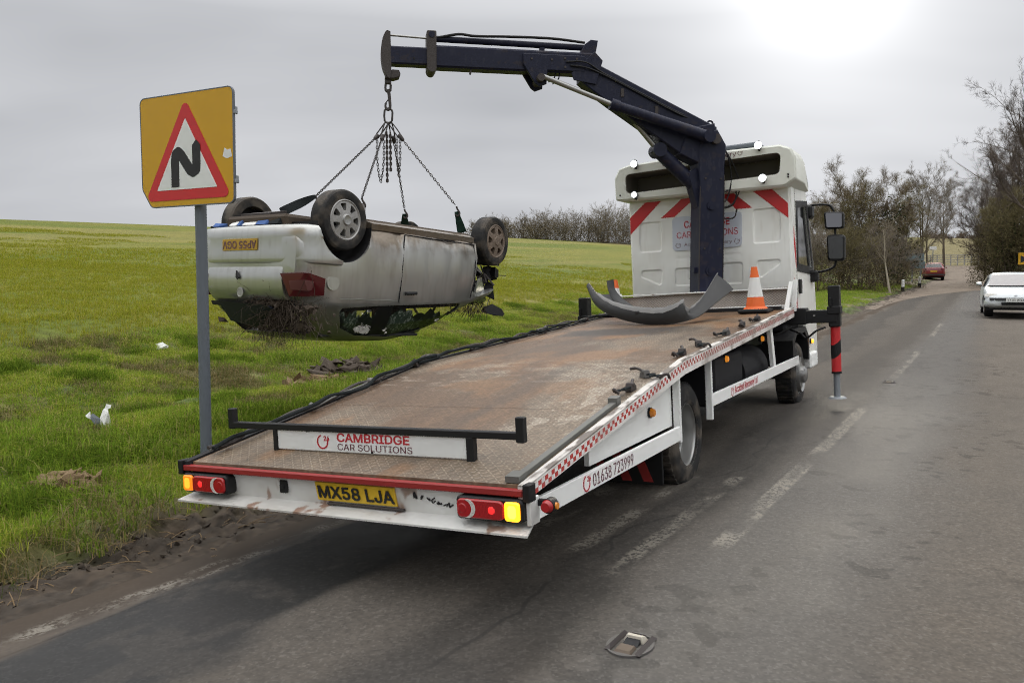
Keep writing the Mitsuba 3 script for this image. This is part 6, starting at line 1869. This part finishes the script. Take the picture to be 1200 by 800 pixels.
HG = 'trees and bushes of the hedge left of the bend'
OB = (.175, .150, .082)
OL, BR, GY = (.15, .135, .058), (.185, .148, .105), (.22, .19, .16)
for i, (px_, Y, top, kw_, lab) in enumerate([
    (958, 58, 222, dict(spread=1.25, counts=(11, 8, 7, 4), stems=3, twig=BR, leaves=533, leaf_col=OL), 'olive brown bushy tree nearest the lorry mirrors'),
    (985, 50, 200, dict(spread=1.3, counts=(14, 8, 7, 4), stems=4, trunk_h=.08, twig=OB, leaves=1500, leaf_col=OL), 'broad olive twiggy tree just right of the mirrors'),
    (1010, 49, 183, dict(spread=1.2, counts=(15, 8, 7, 4), stems=3, trunk_h=.12, twig=BR, leaves=1000, leaf_col=OL), 'tall brown twiggy tree at the top of the hedge clump'),
    (1030, 51, 194, dict(spread=.9, counts=(13, 7, 6, 5), stems=2, trunk_h=.1, twig=BR, leaves=266, leaf_col=OL, ivy=2600), 'dark ivy covered tree in the middle of the hedge clump'),
    (1054, 57, 196, dict(spread=1.1, counts=(13, 8, 7, 4), stems=3, trunk_h=.15, twig=OB, leaves=500, leaf_col=OL), 'brown twiggy tree behind the pale slender tree'),
    (1080, 82, 184, dict(spread=1.45, counts=(14, 8, 7, 4), stems=3, trunk_h=.2, twig=GY, twig_r=.013), 'bare grey tree with a wide fan of twigs above the road sign'),
    (1103, 92, 202, dict(spread=1.25, counts=(12, 8, 7, 4), stems=2, trunk_h=.3, twig=GY, twig_r=.013), 'bare grey tree behind the red car'),
    (942, 72, 226, dict(spread=1.2, counts=(9, 8, 6, 4), stems=2, twig=GY, twig_r=.013), 'sparse bare tree seen between cab and mirrors'),
]):
    x, y, z = at_px(px_, Y)
    add_tree('hedge_tree', lab, HG, (x, y, z - .1), top_z(top, Y), 100 + i, **kw_)
for i, (px_, Y, top, lab) in enumerate([(968, 47, 258, 'low olive bush below the lorry mirrors'), (995, 46, 258, 'olive bush at the foot of the hedge, left part'), (1018, 46.5, 256, 'olive bush at the foot of the hedge beside the ivy tree'), (952, 60, 268, 'olive bush farthest left in the hedge row'), (983, 60, 270, 'olive bush behind the left part of the hedge row'), (1034, 58, 262, 'olive bush behind the pale slender tree'), (1051, 54, 274, 'brown bramble bush right of the pale slender tree'), (1052, 66, 280, 'brown bush behind the grey road sign')]):
    x, y, z = at_px(px_, Y)
    add_tree('hedge_bush', lab, HG, (x, y, z - .1), top_z(top, Y), 140 + i, spread=1.9, trunk_h=.02, counts=(6, 5, 6, 4), stems=6, twig=OB if i % 2 else GY, leaves=700, scrub=2600, scrub_r=1.7, scrub_h=.6, scrub_col=(.125, .10, .055), scrub_size=.045, leaf_col=OL if i != 6 else (.13, .09, .055), leaf_size=.045, cat='bush', low=True)
x, y, z = at_px(1043, 44.5)
add_tree('slender_tree', 'slender young tree with a pale trunk standing before the hedge', None, (x, y, z - .1), top_z(246, 44.5), 160, spread=.8, trunk_h=.3, counts=(9, 5, 4, 4), twig=(.24, .20, .15), bark=(.36, .32, .25), twig_r=.006)
RG = 'trees and bushes on the right beyond the bend'
for i, (px_, Y, top, kw_, lab) in enumerate([
    (1212, 47, 78, dict(spread=1.3, counts=(16, 8, 7, 5), stems=1, trunk_h=.2, twig=(.115, .096, .085), twig_r=.011), 'tallest bare dark tree at the right edge of the picture'),
    (1160, 57, 172, dict(spread=1.3, counts=(15, 8, 7, 5), stems=3, trunk_h=.12, twig=(.15, .122, .1), twig_r=.012), 'bare brown tree at the left flank of the right hand group'),
    (1204, 62, 98, dict(spread=1.35, counts=(16, 8, 7, 5), stems=2, trunk_h=.15, twig=(.15, .122, .1), twig_r=.013), 'bare brown tree behind the tallest tree on the right'),
    (1196, 55, 112, dict(spread=1.3, counts=(14, 8, 7, 5), stems=2, trunk_h=.15, twig=(.125, .10, .085), twig_r=.012), 'bare dark tree between the tallest tree and its left neighbour'),
    (1176, 54, 150, dict(spread=1.3, counts=(14, 8, 6, 5), stems=2, trunk_h=.2, twig=(.115, .096, .085), twig_r=.012), 'bare dark tree left of the tallest one on the right'),
    (1168, 62, 190, dict(spread=1.2, counts=(13, 8, 7, 4), stems=3, trunk_h=.15, twig=BR, leaves=3000, leaf_col=(.085, .08, .036)), 'olive tree at the left end of the right hand group'),
    (1183, 50, 216, dict(spread=1.4, counts=(13, 8, 7, 4), stems=4, trunk_h=.05, twig=OB, leaves=3000, leaf_col=(.10, .09, .04), ivy=900), 'dense olive tree behind the oncoming silver car'),
    (1214, 50, 206, dict(spread=1.4, counts=(13, 8, 7, 4), stems=4, trunk_h=.05, twig=OB, leaves=3000, leaf_col=(.10, .09, .04), ivy=900), 'dense olive tree at the right edge above the yellow sign'),
]):
    x, y, z = at_px(px_, Y)
    add_tree('roadside_tree', lab, RG, (x, y, z - .1), top_z(top, Y), 200 + i, **kw_)
for i, (px_, Y, top, lab) in enumerate([(1166, 61, 258, 'dark bush left of the silver car roof'), (1176, 54, 250, 'dark bush behind the left half of the silver car'), (1194, 51, 250, 'dark bush behind the right half of the silver car'), (1222, 50, 250, 'dark bush at the far right edge')]):
    x, y, z = at_px(px_, Y)
    add_tree('roadside_bush', lab, RG, (x, y, z - .1), top_z(top, Y), 220 + i, spread=1.9, trunk_h=.02, counts=(6, 6, 6, 4), stems=6, twig=(.13, .106, .075), leaves=1200, scrub=4500, scrub_r=2.0, scrub_h=.8, scrub_col=(.082, .070, .036), scrub_size=.05, leaf_col=(.07, .064, .03), leaf_size=.055, cat='bush')
# far wood along the top of the field, and the wood beyond the pale field
rng = np.random.default_rng(77)
k = 0
for row, (Y0, n, x0, x1) in enumerate(((186, 20, 548, 770), (192, 16, 556, 775))):
    for j in range(n):
        px_ = x0 + (x1 - x0) * (j + rng.uniform(.2, .8)) / n; Y = Y0 + rng.uniform(-3, 3)
        top = (241 if px_ > 640 else 247) + rng.uniform(-3, 7) - (6 if 700 < px_ < 735 else 0) + (10 if px_ < 575 else 0)
        x, y, z = at_px(px_, Y)
        add_tree('far_tree', 'small bare brown tree in the far wood at the top of the field', 'trees of the far wood', (x, y, z - .3), top_z(top, Y), 300 + k, spread=1.5, trunk_h=.02, counts=(7, 5, 5), stems=5, twig=(.20, .17, .125), bark=(.17, .145, .11), leaves=300, leaf_col=(.17, .145, .095), leaf_size=.12, twig_r=.024, scrub=1100, scrub_r=2.4, scrub_h=.72, scrub_col=(.165, .14, .095), scrub_size=.15)
        k += 1
for j in range(14):
    px_ = 1078 + 78 * (j + rng.uniform(.2, .8)) / 14; Y = 178 + rng.uniform(-4, 8)
    x, y, z = at_px(px_, Y)
    add_tree('distant_tree', 'small brown tree in the wood beyond the pale field past the bend', 'trees beyond the pale field', (x, y, z - .3), top_z(268 + rng.uniform(-3, 4), Y), 400 + j, spread=1.6, trunk_h=.02, counts=(7, 6, 5), stems=4, twig=(.17, .125, .095), leaves=300, leaf_col=(.15, .11, .08), leaf_size=.14, twig_r=.026, scrub=1000, scrub_r=2.6, scrub_h=.75, scrub_col=(.14, .105, .078), scrub_size=.16)


# ------------------------------------------------------------------ grass
def blades(rng, n, size, hmin, hmax, w, lean, cols, clump=0.0, segs=2):
    c = rng.uniform(-size / 2, size / 2, (n, 2))
    if clump:
        cc = rng.uniform(-size / 2, size / 2, (int(n / 9) + 1, 2)); pick = rng.random(n) < .75
        c[pick] = cc[rng.integers(0, len(cc), pick.sum())] + rng.normal(0, clump, (pick.sum(), 2))
    a = rng.uniform(0, 2 * math.pi, n); h = rng.uniform(hmin, hmax, n) * rng.uniform(.6, 1, n)
    dr_ = np.stack([np.cos(a), np.sin(a)], 1); sd = np.stack([-np.sin(a), np.cos(a)], 1)
    ln = np.abs(rng.normal(0, lean, n)) * h
    ww = w * rng.uniform(.6, 1.3, n)
    z0 = np.full(n, -.02)
    B = np.column_stack([c, z0]); Mi = np.column_stack([c + dr_ * (ln * .35)[:, None], h * .6]); Tp = np.column_stack([c + dr_ * ln[:, None], h * (1 - .25 * np.minimum(ln / h, 1.5))])
    s3 = np.column_stack([sd * ww[:, None], np.zeros(n)])
    col = np.array(cols)[rng.integers(0, len(cols), n)] * rng.uniform(.75, 1.25, n)[:, None]
    if segs == 2:
        V = np.stack([B - s3, B + s3, Mi - s3 * .7, Mi + s3 * .7, Tp], 1); i = np.arange(n) * 5
        F = np.vstack([np.stack([i, i + 1, i + 3], 1), np.stack([i, i + 3, i + 2], 1), np.stack([i + 2, i + 3, i + 4], 1)])
        k = 5
    else:
        V = np.stack([B - s3, B + s3, Tp], 1); i = np.arange(n) * 3; F = np.stack([i, i + 1, i + 2], 1); k = 3
    return V.reshape(-1, 3), F, np.repeat(col, k, axis=0)


rng = np.random.default_rng(5)
G1 = [(.205, .32, .03), (.255, .37, .04), (.175, .28, .035), (.30, .37, .055), (.35, .31, .12)]
G2 = [(.27, .21, .10), (.22, .17, .08), (.32, .27, .15), (.11, .12, .03), (.075, .11, .02)]
G3 = [(.255, .28, .02), (.30, .30, .025), (.215, .255, .02), (.35, .31, .08)]
G1D = [(.12, .19, .02), (.16, .22, .026), (.10, .16, .02)]
G1Y = [(.31, .36, .045), (.37, .38, .07), (.26, .33, .035), (.42, .36, .14)]
kinds = {}


def group(name, m):
    v, f, c = m
    scene[name] = {'type': 'shapegroup', 'blades': mikit.ply((v, f), 'blade', smooth=False, color=np.clip(c, 0, 1))}


for i in range(3):
    group(f'turf_short_{i}', blades(rng, 1000, .60, .04, .11, .0030, 1.2, G1, .03))
    group(f'turf_long_{i}', blades(rng, 850, .60, .08, .21, .0034, 1.1, G1 + G1D, .035))
    group(f'turf_yellow_{i}', blades(rng, 900, .60, .05, .14, .0030, 1.3, G1Y + G1[:2], .03))
    group(f'turf_dark_{i}', blades(rng, 480, .46, .07, .20, .0050, 1.0, G1D, .05))
    group(f'turf_dry_{i}', blades(rng, 620, .60, .05, .17, .0026, 1.5, G2, .025))
    group(f'turf_far_{i}', blades(rng, 800, 1.1, .06, .18, .006, .7, G1, .04, 1))
    group(f'crop_near_{i}', blades(rng, 3600, 2.1, .06, .15, .0042, .6, G3, .03, 1))
    group(f'crop_far_{i}', blades(rng, 2600, 4.2, .07, .16, .010, .6, G3, .05, 1))


def tile(key, gid, x, y, rot, s, sz, lump):
    e = .25
    hgt = lambda X, Y: float(gz(np.array(X), np.array(Y)) + (lumps(np.array([X]), np.array([Y]))[0] if lump else 0))
    z = hgt(x, y)
    c, sn = math.cos(rot), math.sin(rot)
    ax = np.array([c, sn, (hgt(x + c * e, y + sn * e) - hgt(x - c * e, y - sn * e)) / (2 * e)]) * s
    ay = np.array([-sn, c, (hgt(x - sn * e, y + c * e) - hgt(x + sn * e, y - c * e)) / (2 * e)]) * s
    M = np.eye(4); M[:3, 0] = ax; M[:3, 1] = ay; M[:3, 2] = [0, 0, sz]; M[:3, 3] = [x, y, z]
    scene[key] = {'type': 'instance', 'to_world': ST(M.tolist()), 'sg': {'type': 'ref', 'id': gid}}


def in_view(x, y, m=40):
    return y > .3 and abs(math.degrees(math.atan2(x, y))) < m and math.hypot(x, y) < 76


ct = {'verge_grass': 0, 'field_crop': 0}


def place_tile(nm, *a):
    ct[nm] += 1
    tile(f'{nm}__{ct[nm]:03d}', *a)


rng = np.random.default_rng(6)
for v in np.arange(-3.5, 26, .42):
    for u in np.arange(-9.3, -.75, .42):
        uu, vv = u + rng.uniform(-.15, .15), v + rng.uniform(-.15, .15)
        x, y = map(float, from_uv(uu, vv))
        if not in_view(x, y, 38): continue
        edge = -.86 + .45 * (float(meshkit.fbm(np.array([x * 1.1, y * 1.1, 2.0]), 3, 4)) - .5)
        if uu > edge: continue
        if math.hypot(x + .9, (y - 9.2) * .6) < .55 and rng.random() < .8: continue
        q = float(meshkit.fbm(np.array([x * .7, y * .7, 5.0]), 3, 14))
        dry = uu > edge - .38 or (q < .40 and rng.random() < .5) or (abs(uu + 5.7) < .5 and rng.random() < .45)
        q2 = float(meshkit.fbm(np.array([x * 1.6, y * 1.6, 9.0]), 3, 24))
        kd = 'dry' if dry else ('dark' if q2 > .655 else 'yellow' if (q2 < .42 or (uu < -7.2 and rng.random() < .75)) else 'long' if q > .54 else 'short')
        if kd == 'dark': place_tile('verge_grass', f'turf_short_{rng.integers(3)}', x, y, rng.uniform(0, 6.28), 1.0, .9, True)
        place_tile('verge_grass', f'turf_{kd}_{rng.integers(3)}', x, y, rng.uniform(0, 6.28), 1.0, rng.uniform(.75, 1.15), True)
for v in np.arange(26, 62, .95):
    for u in np.arange(-9.3, -.9, .95):
        x, y = map(float, from_uv(u + rng.uniform(-.3, .3), v + rng.uniform(-.3, .3)))
        if in_view(x, y, 36): place_tile('verge_grass', f'turf_far_{rng.integers(3)}', x, y, rng.uniform(0, 6.28), 1.0, rng.uniform(.8, 1.2), True)
for v in np.arange(-25, 40, 1.8):
    for u in np.arange(-34, -8.9, 1.8):
        x, y = map(float, from_uv(u + rng.uniform(-.3, .3), v + rng.uniform(-.3, .3)))
        if in_view(x, y, 37) and math.hypot(x, y) < 36: place_tile('field_crop', f'crop_near_{rng.integers(3)}', x, y, rng.uniform(0, 6.28), 1.0, rng.uniform(.8, 1.15), False)
for v in np.arange(-40, 82, 3.8):
    for u in np.arange(-68, -9.5, 3.8):
        x, y = map(float, from_uv(u + rng.uniform(-.6, .6), v + rng.uniform(-.6, .6)))
        if in_view(x, y, 36) and 34 < math.hypot(x, y) < 75 and rng.random() > (math.hypot(x, y) - 42) / 33: place_tile('field_crop', f'crop_far_{rng.integers(3)}', x, y, rng.uniform(0, 6.28), 1.0, rng.uniform(.8, 1.15), False)
labels['verge_grass'] = {'label': 'rough green grass of the roadside verge with dry brown tufts by the mud', 'category': 'grass', 'kind': 'stuff'}
labels['field_crop'] = {'label': 'young yellowish green crop growing in the field', 'category': 'crop', 'kind': 'stuff'}
# loose stalks and stones in the mud edge
rng = np.random.default_rng(9)
ms = []
for i in range(260):
    u, v = rng.normal(-.72, .18), rng.uniform(1.5, 9)
    x, y = map(float, from_uv(u, v)); z = float(gz(np.array(x), np.array(y)) + lumps(np.array([x]), np.array([y]))[0]) + .012
    a = rng.uniform(0, 6.28); L = rng.uniform(.05, .22)
    p = np.array([x, y, z]); d = np.array([math.cos(a), math.sin(a), rng.uniform(-.05, .25)])
    ms.append(tube([p, p + d * L * .5 + [0, 0, .01], p + d * L], [.0035, .003, .002], 4))
put('dead_stalks', join(*ms), 'soil_dry', False)
labels['dead_stalks'] = {'label': 'dead brown stalks strewn along the muddy road edge', 'category': 'stalks', 'kind': 'stuff'}
